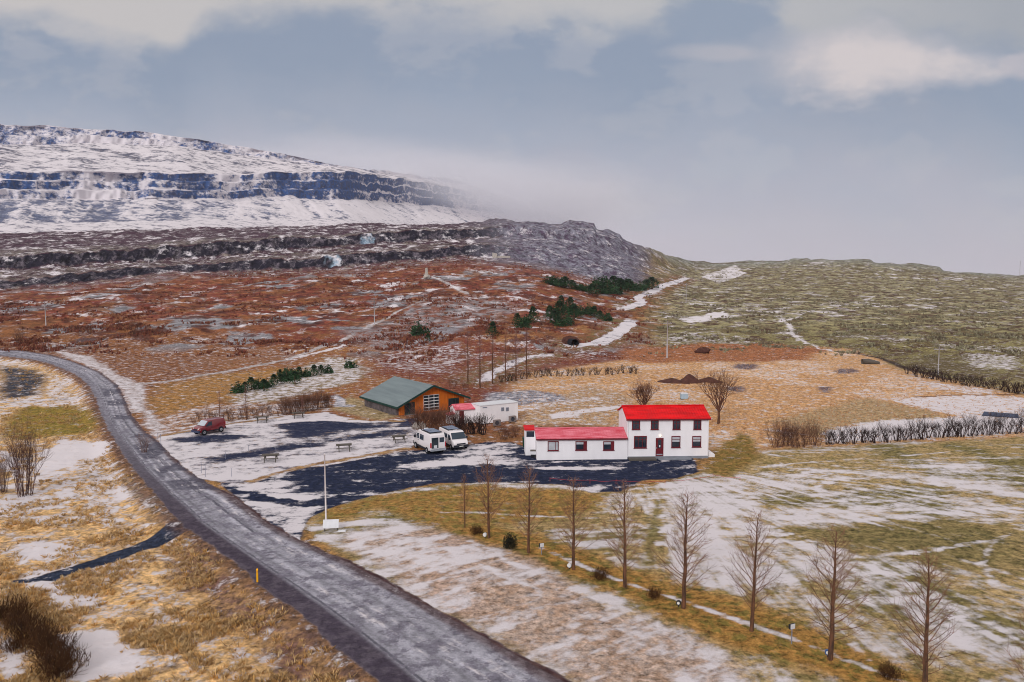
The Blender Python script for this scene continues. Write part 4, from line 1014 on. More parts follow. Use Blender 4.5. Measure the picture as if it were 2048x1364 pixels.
def bigvan(loc, rz, label, rear_open):
    v = thing('camper_van', label, 'van', loc, rz)
    W, H, tum, zb = 2.0, 2.55, .12, 1.2
    prof = [(-2.65, .5), (-2.67, 1.5), (-2.58, 2.42), (-2.42, 2.55), (1.0, 2.58), (1.28, 2.46), (1.98, 1.52), (2.52, 1.26), (2.66, .95), (2.66, .42), (1.5, .36), (-2.2, .38)]
    body = van_body(prof, W, 'body', m_carw, v, tum, zb)
    wheels(v, (1.75, -1.62), W, .34)
    for s_ in (1, -1):
        side_panel(v, 'front_door_window', m_cglass, [(.72, 1.45), (1.82, 1.45), (1.25, 2.1), (.72, 2.12)], W, 2.58, tum, zb, s_)
        side_panel(v, 'side_window', m_cglass, [(-.62, 1.42), (.5, 1.42), (.5, 2.12), (-.62, 2.12)], W, 2.58, tum, zb, s_)
        side_panel(v, 'side_sill', m_blackp, [(-1.2, .40), (1.32, .40), (1.32, .62), (-1.2, .62)], W, 2.58, tum, zb, s_, .02)
        side_panel(v, 'door_handle', m_blackp, [(.78, 1.22), (.98, 1.22), (.98, 1.28), (.78, 1.28)], W, 2.58, tum, zb, s_, .03)
        q = MB(); q.box(1.55, 1.72, s_ * 1.02 if s_ > 0 else -1.22, 1.22 if s_ > 0 else -1.02, 1.45, 1.80); q.build('door_mirror', m_blackp, v)
        q = MB(); q.hexa([(2.44, s_ * .60, .92), (2.66, s_ * .58, .92), (2.5, s_ * .93, .95), (2.35, s_ * .96, .95), (2.40, s_ * .6, 1.18), (2.60, s_ * .58, 1.16), (2.44, s_ * .92, 1.2), (2.3, s_ * .95, 1.2)]); q.build('headlight', m_lamp, v)
        q = MB(); q.box(-2.69, -2.6, *(sorted((s_ * .84, s_ * .985))), .85, 1.5); q.build('tail_light', m_tail, v)
    q = MB(); q.hexa([(1.36, -.83, 2.40), (1.36, .83, 2.40), (2.0, .90, 1.56), (2.0, -.90, 1.56), (1.40, -.83, 2.43), (1.40, .83, 2.43), (2.03, .90, 1.59), (2.03, -.90, 1.59)]); q.build('windscreen', m_cglass, v)
    q = MB(); q.box(2.55, 2.72, -.93, .93, .38, .78); q.build('front_bumper', m_blackp, v)
    q = MB(); q.box(2.62, 2.695, -.55, .55, .84, 1.02); q.build('radiator_grille', m_blackp, v)
    q = MB(); q.box(2.722, 2.735, -.26, .26, .52, .64); q.build('number_plate', m_lamp, v)
    q = MB(); q.box(-2.78, -2.6, -.96, .96, .40, .66); q.build('rear_bumper', m_alu if rear_open else m_blackp, v)
    if rear_open:
        q = MB(); q.box(-2.70, -2.62, -.02, .80, .76, 2.12); o = q.build('load_shade_panel', m_dglass_shade, v)  # flat dark panel, shade of the van's interior put into its colour
        q = MB(); q.box(-2.73, -2.702, .15, .55, .78, 1.15); q.build('cargo_box', m_wpaint, o)
        q = MB(); q.box(-2.72, -2.64, -.85, -.04, .70, 2.2); o = q.build('rear_door', m_carw, v)
        q = MB(); q.box(-2.735, -2.722, -.74, -.16, 1.48, 2.1); q.build('pane', m_cglass, o)
        q = MB(); q.box(-2.735, -2.722, -.62, -.2, .82, .94); q.build('number_plate', m_lamp, o)
    else:
        for s_ in (1, -1):
            q = MB(); q.box(-2.70, -2.64, *(sorted((s_ * .03, s_ * .82))), .70, 2.2); o = q.build('rear_door', m_carw, v)
            q = MB(); q.box(-2.715, -2.702, *(sorted((s_ * .12, s_ * .72))), 1.48, 2.1); q.build('pane', m_cglass, o)
    r = MB()
    for x in (-1.9, -.9, .2): r.box(x - .03, x + .03, -.8, .8, 2.58, 2.66)
    for y in (-.78, .74): r.box(-2.1, .5, y, y + .05, 2.60, 2.70)
    o = r.build('roof_rack', m_blackp, v)
    for x0_, x1_ in ((-2.0, -.95), (-.85, .25)): q = MB(); q.box(x0_, x1_, -.68, .66, 2.705, 2.74); q.build('solar_panel', m_solar, o)
    q = MB(); q.box(.62, .95, -.25, .2, 2.56, 2.70); q.build('roof_vent', m_wpaint, v)
    return v
pa = at(852, 906); pb = at(905, 898)
o = bigvan((-9.75, 92.0, .03), math.atan2(.87, -.50), 'white camper van seen from behind with its rear door open', True); o.scale = (.97, .98, .89)
o = bigvan((-7.05, 94.0, .03), math.atan2(-.89, .44), 'white camper van facing the camera beside the open backed one', False); o.scale = (.94, .98, .76)
rv = thing('delivery_van', 'small dark red van parked alone on the snowy lot', 'van', (-39.3, 101.8, .03), math.atan2(-.84, -.55)); rv.scale = (.94, .94, .94)
W, zt_, tum, zb = 1.75, 1.83, .16, .95
prof = [(-2.08, .45), (-2.12, 1.0), (-2.02, 1.72), (-1.9, 1.82), (.30, 1.84), (.55, 1.76), (1.22, 1.12), (1.9, .95), (2.1, .72), (2.1, .34), (1.2, .28), (-1.6, .30)]
van_body(prof, W, 'body', m_carr, rv, tum, zb, .06)
wheels(rv, (1.32, -1.35), W, .31)
for s_ in (1, -1):
    side_panel(rv, 'front_door_window', m_cglass, [(.05, 1.12), (1.08, 1.10), (.56, 1.60), (.05, 1.66)], W, zt_, tum, zb, s_)
    side_panel(rv, 'side_sill', m_blackp, [(-.9, .33), (.9, .33), (.9, .45), (-.9, .45)], W, zt_, tum, zb, s_, .02)
    side_panel(rv, 'door_handle', m_blackp, [(.08, .98), (.25, .98), (.25, 1.03), (.08, 1.03)], W, zt_, tum, zb, s_, .03)
    q = MB(); q.hexa([(1.92, s_ * .5, .70), (2.11, s_ * .48, .70), (2.0, s_ * .80, .72), (1.82, s_ * .82, .72), (1.86, s_ * .5, .92), (2.02, s_ * .48, .9), (1.9, s_ * .79, .93), (1.74, s_ * .8, .93)]); q.build('headlight', m_lamp, rv)
    q = MB(); q.box(-2.13, -2.02, *(sorted((s_ * .68, s_ * .84))), .8, 1.3); q.build('tail_light', m_tail, rv)
    q = MB(); q.box(.92, 1.05, *(sorted((s_ * .86, s_ * 1.02))), 1.08, 1.26); q.build('door_mirror', m_blackp, rv)
q = MB(); q.hexa([(.60, -.68, 1.74), (.60, .68, 1.74), (1.24, .76, 1.15), (1.24, -.76, 1.15), (.64, -.68, 1.77), (.64, .68, 1.77), (1.28, .76, 1.18), (1.28, -.76, 1.18)]); q.build('windscreen', mat('pale_windscreen', cm(176, 184, 192), .08, .1, 1), rv)
q = MB(); q.box(1.98, 2.16, -.82, .82, .32, .62); q.build('front_bumper', m_sheet, rv)
q = MB(); q.box(2.02, 2.13, -.42, .42, .66, .80); q.build('radiator_grille', m_blackp, rv)
q = MB(); q.box(-2.2, -2.0, -.82, .82, .34, .60); q.build('rear_bumper', m_blackp, rv)

# ------------------------------------------------------------------ small things
def picnic():
    t_ = thing('picnic_table', 'weathered picnic table', 'picnic table', (0, 0, 0), 0, 'picnic tables on the snowy lot')
    q = MB()
    for k in range(4): q.box(-.9, .9, -.36 + k * .19, -.20 + k * .19, .72, .76)
    q.build('tabletop', m_grey, t_)
    for s_ in (1, -1):
        q = MB(); q.box(-.9, .9, *(sorted((s_ * .62, s_ * .86))), .42, .46); q.build('bench_seat', m_grey, t_)
    for x in (-.6, .6):
        q = MB(); q.tube([(x, -.82, 0), (x, -.22, .72)], [.05, .05], 4); q.tube([(x + .06, .82, 0), (x + .06, .22, .72)], [.05, .05], 4); q.box(x - .04, x + .04, -.86, .86, .36, .418)
        q.build('trestle', m_grey, t_)
    return t_
pt0 = None
for px, py, a, lb in ((541, 922, 12, 'dark picnic table on the grass edge nearest the road'), (688, 901, 15, 'grey picnic table on the lot edge above the flagpole'), (798, 883, 20, 'grey picnic table just left of the two white vans'),
                      (597, 835, 18, 'brown picnic table by the hedge, second from the barn'), (524, 844, 16, 'brown picnic table by the hedge, nearest the red van')):
    if pt0 is None: o = pt0 = picnic()
    else: o = copy_tree(pt0)
    o.location = at(px, py); o.rotation_euler = (0, 0, R(a)); o['label'] = lb
p = at(652, 1041)
fp = thing('flagpole', 'tall white bare flagpole at the driveway mouth', 'flagpole', p)
hF = (1041 - 905) / FPX * p.y
q = MB(); q.tube([(0, 0, 0), (0, 0, hF * .5), (0, 0, hF)], [.075, .06, .04], 10); q.build('pole', m_pole, fp, True)
q = MB(); q.blob((0, 0, hF + .06), (.07, .07, .07), 1, 0); q.build('finial', m_pole, fp, True)
q = MB(); q.box(-.2, .2, -.2, .2, -.1, .06); q.build('base', m_plinth, fp)
q = MB(); q.box(.07, .12, -.03, .03, 1.0, 1.25); q.build('cleat', m_alu, fp)
p = at(662, 1062)
sg = thing('information_board', 'tilted white information board at the foot of the flagpole', 'sign', p, R(8))
q = MB(); q.hexa([(-.62, -.25, .30), (.62, -.25, .30), (.62, .22, .86), (-.62, .22, .86), (-.62, -.28, .34), (.62, -.28, .34), (.62, .19, .90), (-.62, .19, .90)]); q.build('panel', m_wpaint, sg)
for x in (-.5, .5): q = MB(); q.tube([(x, .05, -.1), (x, .05, .62)], [.05, .05], 6); q.build('leg', m_grey, sg)
p = at(684, 1062); q = MB(); q.hexa([(-.35, -.2, -.02), (.35, -.2, -.02), (.35, .2, -.02), (-.35, .2, -.02), (-.28, -.14, .07), (.26, -.12, .09), (.3, .13, .08), (-.25, .15, .06)])
o = q.build('stone_slab', m_wpaint); o.location = p; tag(o, 'flat white slab on the grass beside the tilted board', 'slab')
p = at(515, 1164)
yp = thing('marker_post', 'yellow marker post on the dark verge of the gravel road', 'road marker', p)
q = MB(); q.hexa([(-.055, -.05, -.1), (.055, -.05, -.1), (.05, .06, -.1), (-.05, .06, -.1), (-.055, -.04, .86), (.055, -.04, .86), (.05, .05, .92), (-.05, .05, .92)]); q.build('post', m_yellow, yp)
q = MB(); q.box(-.04, .04, -.062, -.052, .66, .80); q.build('reflector', mat('amber_reflector', cm(220, 150, 60), .3, .1, 9), yp)
# fence posts about the lot
FPOST = [(316, 884, 18), (322, 893, 24), (403, 946, 22), (411, 954, 26), (451, 918, 14), (463, 953, 16), (497, 904, 14), (488, 858, 14), (552, 906, 14), (622, 893, 12), (764, 872, 9), (700, 884, 10)]
fpd = ['at the road edge below the red van', 'beside the road bend below the red van', 'at the left corner of the lot by the road', 'nearest the road at the left corner of the lot', 'at the left end of the lower dark streak', 'in the snow between road and lower streak',
       'along the lower dark streak', 'in the snow right of the red van', 'above the nearest picnic table', 'in the middle of the lower dark streak', 'at the right end of the lower dark streak', 'between middle and right end of the dark streak']
pp = None
for (px, py, h), d_ in zip(FPOST, fpd):
    p = at(px, py); hh = h / FPX * p.y
    if pp is None:
        pp = thing('fence_post', '', 'post', (0, 0, 0), 0, 'thin steel posts around the snowy lot')
        q = MB(); q.tube([(0, 0, -.2), (0, 0, 1.0)], [.022, .022], 5); q.build('rod', m_post, pp)
        q = MB(); q.box(-.035, .035, -.035, .035, 1.0, 1.05); q.build('cap', m_post, pp); o = pp
    else: o = copy_tree(pp)
    o.location = p; o.scale = (1, 1, hh); o['label'] = 'thin steel post ' + d_
# utility poles
def upole(px, py, top, r, label, arm=True, lat=False):
    p = at(px, py); h = (py - top) / FPX * p.y
    t_ = thing('utility_pole', label, 'utility pole', p)
    q = MB(); q.tube([(0, 0, -.5), (0, 0, h)], [r, r * .75], 8); q.build('pole', m_util, t_, True)
    if arm:
        q = MB(); q.box(-1.0, 1.0, -.07, .07, h - .65, h - .5); a = q.build('crossarm', m_util, t_)
        for x in (-.9, 0, .9): q = MB(); q.tube([(x, 0, h - .5), (x, 0, h - .25)], [.05, .04], 6); q.build('insulator', m_blackp, a)
    return t_
upole(1334, 716, 641, .17, 'thick pale utility pole with crossarm on the orange meadow')
upole(749, 650, 594, .15, 'pale utility pole on the red hillside beside the path')
upole(92, 652, 602, .15, 'pale utility pole at the far left above the road bend')
upole(1372, 605, 566, .15, 'distant grey utility pole in the valley by the snowy stream')
upole(1876, 750, 692, .13, 'brown grey utility pole in the hedge at the right edge', True)
upole(2039, 553, 522, .2, 'slender mast on the skyline at the far right', False)
# cairn, hut wall, boulder, mounds and the rest
p = at(853, 557); t_ = thing('stone_cairn', 'pale stone cairn standing on the red hillside', 'cairn', p); t_.scale = (.9, .9, .75)
q = MB(); q.blob((0, 0, 1.0), (1.9, 1.4, 1.3), 5, .3); q.build('base', m_stone, t_); q = MB(); q.hexa([(-.9, -.7, 1.6), (.9, -.7, 1.6), (.9, .7, 1.6), (-.9, .7, 1.6), (-.55, -.45, 6.4), (.5, -.45, 6.8), (.5, .45, 6.8), (-.55, .45, 6.4)]); q.build('shaft', m_stone, t_)
p = at(990, 514); t_ = thing('stone_hut', 'small pale stone ruin high on the hillside', 'hut', p)
q = MB(); q.hexa([(-1.6, -1.2, -.5), (1.4, -1.2, -.5), (1.4, 1.2, -.5), (-1.6, 1.2, -.5), (-1.5, -1.1, 2.6), (1.2, -1.1, 2.0), (1.2, 1.1, 2.0), (-1.5, 1.1, 2.6)]); q.build('wall', m_stone, t_)
q = MB(); q.box(1.5, 9.0, -.4, .4, -.5, .7); q.build('yard_wall', m_stone, t_)
p = at(840, 858); q = MB(); q.blob((0, 0, .35), (.95, .7, .62), 8, .3, 14, 9); o = q.build('boulder', m_stone, None, True); o.location = p; tag(o, 'pale boulder between the barn yard and the two vans', 'boulder')
for px, py, rx, rz_, lb in ((1344, 764, 2.9, .8, 'low brown soil heap, left one of three behind the house'), (1378, 765, 2.5, 1.7, 'tallest brown soil heap, peaked, in the middle of three'), (1418, 763, 3.0, .9, 'broad brown soil heap beside the round bare tree')):
    p = at(px, py); q = MB(); rg = random.Random(px); nn = 22; q.v.append((0, 0, rz_))
    for j, f_ in enumerate((.22, .5, .78, 1.0)):
        for i in range(nn):
            a = 6.2832 * i / nn; k = f_ * (1 + .12 * math.sin(3 * a + px) + rg.uniform(-.06, .06)); q.v.append((rx * k * math.cos(a), rx * .8 * k * math.sin(a), rz_ * (1 - f_) ** 1.15 * (1 + rg.uniform(-.12, .12)) - (.3 if j == 3 else 0)))
    q.f += [(0, 1 + i, 1 + (i + 1) % nn) for i in range(nn)]
    for j in range(3): q.f += [(1 + j * nn + i, 1 + (j + 1) * nn + i, 1 + (j + 1) * nn + (i + 1) % nn, 1 + j * nn + (i + 1) % nn) for i in range(nn)]
    o = q.build('soil_heap', m_soil, None, True); o.location = p; tag(o, lb, 'soil heap', 'brown soil heaps in the orange meadow')
p = at(1368, 798); t_ = thing('water_tank', 'small pale blue tank behind the red roofed house', 'tank', p)
q = MB(); q.box(-.55, .55, -.5, .5, .1, .9); q.build('body', m_pblue, t_); q = MB(); q.box(-.57, .57, -.52, .52, .902, .98); q.build('lid', m_wpaint, t_); q = MB(); q.box(-.5, .5, -.45, .45, -.1, .098); q.build('pallet', m_grey, t_)
p = at(1405, 706); q = MB(); q.blob((0, 0, .5), (2.0, .9, .8), 4, .5); o = q.build('boulder', m_soil, None, True); o.location = p; tag(o, 'dark brown rock on the far edge of the orange meadow', 'boulder')
p = at(1742, 728); q = MB(); q.tube([(-2.0, 0, .5), (-.5, .1, .55), (1.9, .1, .25)], [.65, .62, .3], 9); o = q.build('log', m_grey, None, True); o.location = p; tag(o, 'grey brown log lying in the meadow near the moor', 'log')
p = at(1150, 692); t_ = thing('culvert_pipe', 'black culvert pipe where the snowy stream ends', 'pipe', p, R(20))
q = MB(); q.tube([(0, 3, .7), (0, 0, .7)], [1.1, 1.1], 16, False); q.tube([(0, 0, .7), (0, 3, .7)], [1.0, 1.0], 16, False); q.build('barrel', m_dark, t_); q = MB(); q.blob((0, 3.2, .3), (2.6, .8, 2.0), 6, .2); q.build('headwall', m_soil, t_)
p0, p1, p2, p3 = at(1964, 832), at(2038, 837), at(2036, 829), at(1968, 824)
q = MB(); v_ = [Vector(a) + Vector((0, 0, .06)) for a in (p0, p1, p2, p3)]; c_ = (v_[0] + v_[2]) / 2
q.hexa([tuple(a - c_) for a in v_] + [tuple(a - c_ + Vector((0, 0, .03))) for a in v_]); o = q.build('ground_sheet', m_sheet); o.location = c_; tag(o, 'long dark blue sheet lying on the snow at far right', 'sheet')
# lamps and signs along the tree row
def spot(px, py, label, m):
    p = at(px, py); t_ = thing('garden_spotlight', label, 'spotlight', p, R(-20), 'small spotlights at the feet of the larch row')
    q = MB(); q.tube([(0, 0, -.05), (0, 0, .16)], [.03, .03], 6); q.build('stake', m_blackp, t_)
    q = MB(); q.cyl((0, .08, .27), (0, -1, .1), .15, .18, 14); h_ = q.build('housing', m, t_); q = MB(); q.cyl((0, -.103, .288), (0, -1, .1), .09, .015, 14); q.build('lens', m_lamp, h_)
spot(970, 1076, 'small white spotlight beside the second larch from the left', m_wpaint); spot(1139, 1138, 'white spotlight at the foot of the fourth larch', m_wpaint)
spot(1357, 1214, 'blue rimmed spotlight at the foot of the sixth larch', m_blackp); spot(1655, 1314, 'blue spotlight against the trunk of the eighth larch', m_blue)
for px, py, h, lb in ((1083, 1109, 23, 'black and white lamp on a thin post between two larches left'), (1583, 1288, 42, 'black and white lamp on a post right of the seventh larch')):
    p = at(px, py); hh = h / FPX * p.y; t_ = thing('post_lamp', lb, 'lamp', p, R(25))
    q = MB(); q.tube([(0, 0, -.1), (0, 0, hh - .25)], [.03, .03], 6); q.build('post', m_post, t_)
    q = MB(); q.hexa([(-.15, -.02, hh - .28), (.15, -.02, hh - .28), (.15, .12, hh - .25), (-.15, .12, hh - .25), (-.17, -.04, hh + .06), (.17, -.04, hh + .06), (.15, .12, hh), (-.15, .12, hh)]); h_ = q.build('housing', m_blackp, t_)
    q = MB(); q.box(-.15, .16, -.07, -.043, hh - .24, hh + .04); q.build('white_face', m_wpaint, h_)
t_ = thing('rope_fence', 'sagging red rope fence along the lower edge of the asphalt', 'rope fence', at(1190, 968))
o_ = Vector(at(1190, 968)); RP = [(1100, 963), (1180, 967), (1232, 968), (1330, 969), (1400, 962), (1426, 956), (1480, 962)]
W_ = [Vector(at(*q)) - o_ for q in RP]; q = MB()
for a, b in zip(W_[:-1], W_[1:]): q.tube([a + Vector((0, 0, .34)), (a + b) / 2 + Vector((0, 0, .22)), b + Vector((0, 0, .34))], [.014] * 3, 4)
q.build('rope', m_rope, t_)
for a in W_: q = MB(); q.tube([a - Vector((0, 0, .1)), a + Vector((0, 0, .45))], [.02, .018], 5); q.build('stake', m_rope, t_)

# ------------------------------------------------------------------ bare trees and shrubs
def rot_dir(d, a, az):
    d = Vector(d).normalized(); h = Vector((0, 0, 1)) if abs(d.z) < .9 else Vector((1, 0, 0))
    e1 = d.cross(h).normalized(); e2 = d.cross(e1)
    return (d * math.cos(a) + (e1 * math.cos(az) + e2 * math.sin(az)) * math.sin(a)).normalized()
def larch(seed, H=7.0, nb=70, spread=.41, tw=.0070):
    rg = random.Random(seed); tr = MB(); cr = MB()
    pts = [Vector((rg.uniform(-.03, .03) * (i > 0) * H * .12, rg.uniform(-.03, .03) * (i > 0) * H * .12, H * i / 9)) for i in range(10)]
    tr.tube(pts, [.125 * (1 - i / 9) ** .85 + .012 for i in range(10)], 7)
    az = 0
    for b in range(nb):
        t_ = .13 + .86 * (b / nb) ** .92 + rg.uniform(-.008, .008); t_ = min(t_, .985)
        i = min(int(t_ * 9), 8); fr_ = t_ * 9 - i; p = pts[i].lerp(pts[i + 1], fr_)
        az += 2.4 + rg.uniform(-.4, .4)
        ln = H * spread * ((1 - t_) ** .62) * rg.uniform(.6, 1.12) * (0.6 + .4 * min(1, (t_ - .1) / .12)) + .15
        el = R(rg.uniform(16, 40) + 16 * t_); d = Vector((math.cos(az) * math.cos(el), math.sin(az) * math.cos(el), math.sin(el)))
        q = [p]; dd = d.copy(); n = 4
        for k in range(n):
            dd = (dd + Vector((rg.uniform(-.12, .12), rg.uniform(-.12, .12), .10))).normalized(); q.append(q[-1] + dd * ln / n)
        r0 = .006 + .008 * ln
        cr.tube(q, [r0 * (1 - k / (n + .6)) + .004 for k in range(n + 1)], 3, False)
        for w_ in range(int(2 + ln * 5.5)):
            k = rg.uniform(.3, 1.0) * n; i = min(int(k), n - 1); s = q[i].lerp(q[i + 1], k - i)
            td = rot_dir(q[i + 1] - q[i], R(rg.uniform(25, 60)), rg.uniform(0, 6.28)); tl = rg.uniform(.14, .55) * (.5 + .5 * ln)
            e = s + td * tl * .55; e2 = e + (td + Vector((rg.uniform(-.3, .3), rg.uniform(-.3, .3), .35))).normalized() * tl * .45
            cr.tube([s, e, e2], [tw, tw * .8, tw * .5], 3, False)
    return tr, cr
def fork(m, p, d, ln, r, depth, rg, up=.12, na=(18, 42)):
    n = 3; q = [p]; dd = Vector(d)
    for k in range(n):
        dd = (dd + Vector((rg.uniform(-.18, .18), rg.uniform(-.18, .18), up))).normalized(); q.append(q[-1] + dd * ln / n)
    m.tube(q, [r, r * .88, r * .76, r * .62], 3 if depth < 3 else 5, False)
    if depth <= 0: return
    for c_ in range(rg.choice((2, 3, 3))):
        k = rg.choice((2, 3, 3)); fork(m, q[k], rot_dir(dd, R(rg.uniform(*na)), rg.uniform(0, 6.28)), ln * rg.uniform(.62, .86), r * .62, depth - 1, rg, up, na)
def shrub_mesh(seed, H=2.0, stems=9, lean=28, depth=2, r=.022, base=.18):
    rg = random.Random(seed); m = MB()
    for s in range(stems):
        a = rg.uniform(0, 6.28); le = R(rg.uniform(4, lean)); p = Vector((math.cos(a) * base * rg.random(), math.sin(a) * base * rg.random(), -.08))
        fork(m, p, Vector((math.cos(a) * math.sin(le), math.sin(a) * math.sin(le), math.cos(le))), H * rg.uniform(.34, .50), r * rg.uniform(.7, 1.1), depth, rg)
    return m
def mesh_only(mb, name, m):
    me = bpy.data.meshes.new(name); me.from_pydata([tuple(v) for v in mb.v], [], mb.f); me.materials.append(m); me.update(); return me
def put(name, me, p, s, rz, label, cat, group=None):
    o = bpy.data.objects.new(name, me); C.objects.link(o); o.location = p; o.rotation_euler = (0, 0, rz)
    o.scale = s if isinstance(s, tuple) else (s, s, s); return tag(o, label, cat, group)
def tree_copies(name, meshes, p, s, rz, label, cat, group):
    t_ = thing(name, label, cat, p, rz, group); t_.scale = (s, s, s) if not isinstance(s, tuple) else s
    for nm, me in meshes: o = bpy.data.objects.new(nm, me); C.objects.link(o); o.parent = t_
    return t_
LV = []
for sd_ in (3, 8, 15, 21):
    tr, cr = larch(sd_); LV.append((('trunk', mesh_only(tr, 'larch_trunk', m_bark)), ('crown', mesh_only(cr, 'larch_crown', m_twig))))
ROW = [(930, 1055, 945), (978, 1076, 905), (1057, 1106, 930), (1147, 1139, 948), (1250, 1174, 955), (1367, 1216, 975), (1503, 1262, 1012), (1660, 1319, 1042), (1850, 1388, 1088), (2085, 1470, 1150)]
LLB = ['slimmest and farthest bare larch, left end of the front row', 'second bare larch from the left, a small spotlight at its foot', 'third bare larch from the left, right of a dark evergreen bush', 'fourth bare larch from the left, a white spotlight beside it',
       'fifth bare larch from the left, dark shrub to its right', 'sixth bare larch, blue rimmed spotlight at its foot', 'seventh bare larch, standing left of the tall post lamp', 'eighth bare larch, blue spotlight against its trunk',
       'nearest whole bare larch at the lower right', 'bare larch cut off by the right edge of the picture']
for i, (px, py, top) in enumerate(ROW):
    p = at(px, min(py, 1364)) if py < 1364 else Vector((*flat_at(px, py), 0)); s = (py - top) / FPX * p.y / 7.0
    s *= 1.0
    w_ = (.62 if i == 0 else 1.0)
    w_ *= (1, .92, .88, 1.0, .96, 1.06, .9, 1.08, 1.0, 1.0)[i]
    o = tree_copies('larch_tree', LV[(i * 3 + i // 4) % 4], p, (s * w_, s * w_, s), i * 1.9, LLB[i], 'tree', 'row of bare larches on the lawn')
    o.rotation_euler = (R((1.2, -.8, .5, 1.4, -1.2, .6, -.9, 1.0, -.6, .8)[i]), R((-.6, 1.0, -1.3, .4, .9, -1.0, 1.3, -.5, .8, -.7)[i]), i * 1.9)
SV = [mesh_only(shrub_mesh(30 + k, 1.9), 'bare_shrub', m_shrub) for k in range(4)]
SVD = [mesh_only(shrub_mesh(50 + k, 1.9, 8, 36, 2, .045), 'dark_shrub', m_shrubd) for k in range(4)]
SVT = [mesh_only(shrub_mesh(70 + k, 2.2, 20, 40, 3, .020, .5), 'dense_shrub', m_shrub) for k in range(3)]
SVH = [mesh_only(shrub_mesh(110 + k, 2.2, 14, 38, 3, .026, .4), 'hedge_shrub', m_shrubd) for k in range(2)]
SVW = mesh_only(shrub_mesh(120, 2.2, 46, 26, 3, .016, .55), 'thicket', mat('purple_brown_twigs', cm(78, 56, 58), .9, .35, 1.0, col2=cm(112, 82, 76)))
SVB = []
for k in range(3):
    q = shrub_mesh(90 + k, 1.2, 30, 64, 2, .016, .45); rg = random.Random(k)
    for i in range(900):
        a = rg.uniform(0, 6.28); el = math.acos(rg.uniform(0, 1)); kk = rg.random() ** .4 * (1 + .3 * math.sin(3 * a + k)); p_ = Vector((.85 * kk * math.cos(a) * math.sin(el), .85 * kk * math.sin(a) * math.sin(el), .05 + .8 * kk * math.cos(el)))
        d_ = Vector((rg.uniform(-.6, .6), rg.uniform(-.6, .6), 1)).normalized() * rg.uniform(.12, .26); e_ = d_.cross(Vector((rg.uniform(-1, 1), rg.uniform(-1, 1), .1))).normalized() * .014
        q.add([tuple(p_ - e_), tuple(p_ + e_), tuple(p_ + d_)], [(0, 1, 2)])
    SVB.append(mesh_only(q, 'heather_bush', m_bushd))
def hedge(line, n, hpx, meshes, name, label, group, seed, jx=3, jy=1.5, wide=1.0, h0=1.9):
    rg = random.Random(seed); P = np.array(line, float); sg_ = np.r_[0, np.cumsum(np.hypot(*np.diff(P, axis=0).T))]
    for i in range(n):
        s_ = sg_[-1] * (i + .5 + rg.uniform(-.35, .35)) / n
        p = at(float(np.interp(s_, sg_, P[:, 0])) + rg.uniform(-jx, jx) * .4, float(np.interp(s_, sg_, P[:, 1])) + rg.uniform(-jy, jy))
        k = hpx / FPX * p.y / h0 * rg.uniform(.8, 1.15)
        put(name, meshes[i % len(meshes)], p, (k * wide * rg.uniform(.85, 1.2), k * wide * rg.uniform(.85, 1.2), k), rg.uniform(0, 6.28), label, 'shrub', group)
hedge([(385, 848), (470, 840), (560, 830)], 18, 27, SV, 'bare_shrub', 'sparse leafless shrub in the thin hedge behind the red van', 'thin hedge behind the red van', 1)
hedge([(560, 830), (620, 822), (664, 813)], 18, 30, SVT, 'bare_shrub', 'dense reddish leafless shrub in the hedge leading to the barn', 'dense hedge leading to the barn', 2, wide=.7, h0=2.0)
hedge([(1000, 766), (1060, 754), (1180, 750), (1278, 747)], 30, 17, SVD, 'bare_shrub', 'small dark leafless shrub in the row across the orange meadow', 'hedge across the orange meadow', 3)
hedge([(1812, 748), (1900, 766), (1980, 778), (2060, 790)], 26, 24, SVD, 'bare_shrub', 'dark leafless shrub in the hedge between meadow and moor', 'hedge between meadow and moor', 4, wide=1.2)
hedge([(1543, 894), (1590, 893), (1640, 890)], 9, 40, SVT, 'bare_shrub', 'dense brown leafless shrub at the left end of the snowy hedge', 'dense end of the snowy hedge', 5, wide=.75, h0=2.0)
hedge([(1645, 889), (1760, 885), (1900, 874), (2060, 864)], 36, 33, [SVD[0], SVH[0], SVD[1], SVD[2], SVH[1], SVD[3]], 'bare_shrub', 'dark forked shrub in the hedge along the white snow strip', 'hedge along the white snow strip', 6)
hedge([(828, 858), (870, 862), (908, 864)], 8, 42, SVT, 'dense_bush', 'big dense brown bush in front of the orange barn', 'bushes in front of the orange barn', 7, wide=1.05, h0=2.0)
hedge([(915, 866), (942, 868), (968, 868)], 8, 40, SVD, 'bare_shrub', 'thin upright dark shrub in front of the white shed', 'shrubs in front of the white shed', 8)
hedge([(1000, 880), (1020, 878), (1034, 872)], 4, 26, SVT, 'bare_shrub', 'ochre brown bush left of the white house wing', 'bushes left of the house wing', 9, wide=.9, h0=2.0)
rgs = random.Random(77)
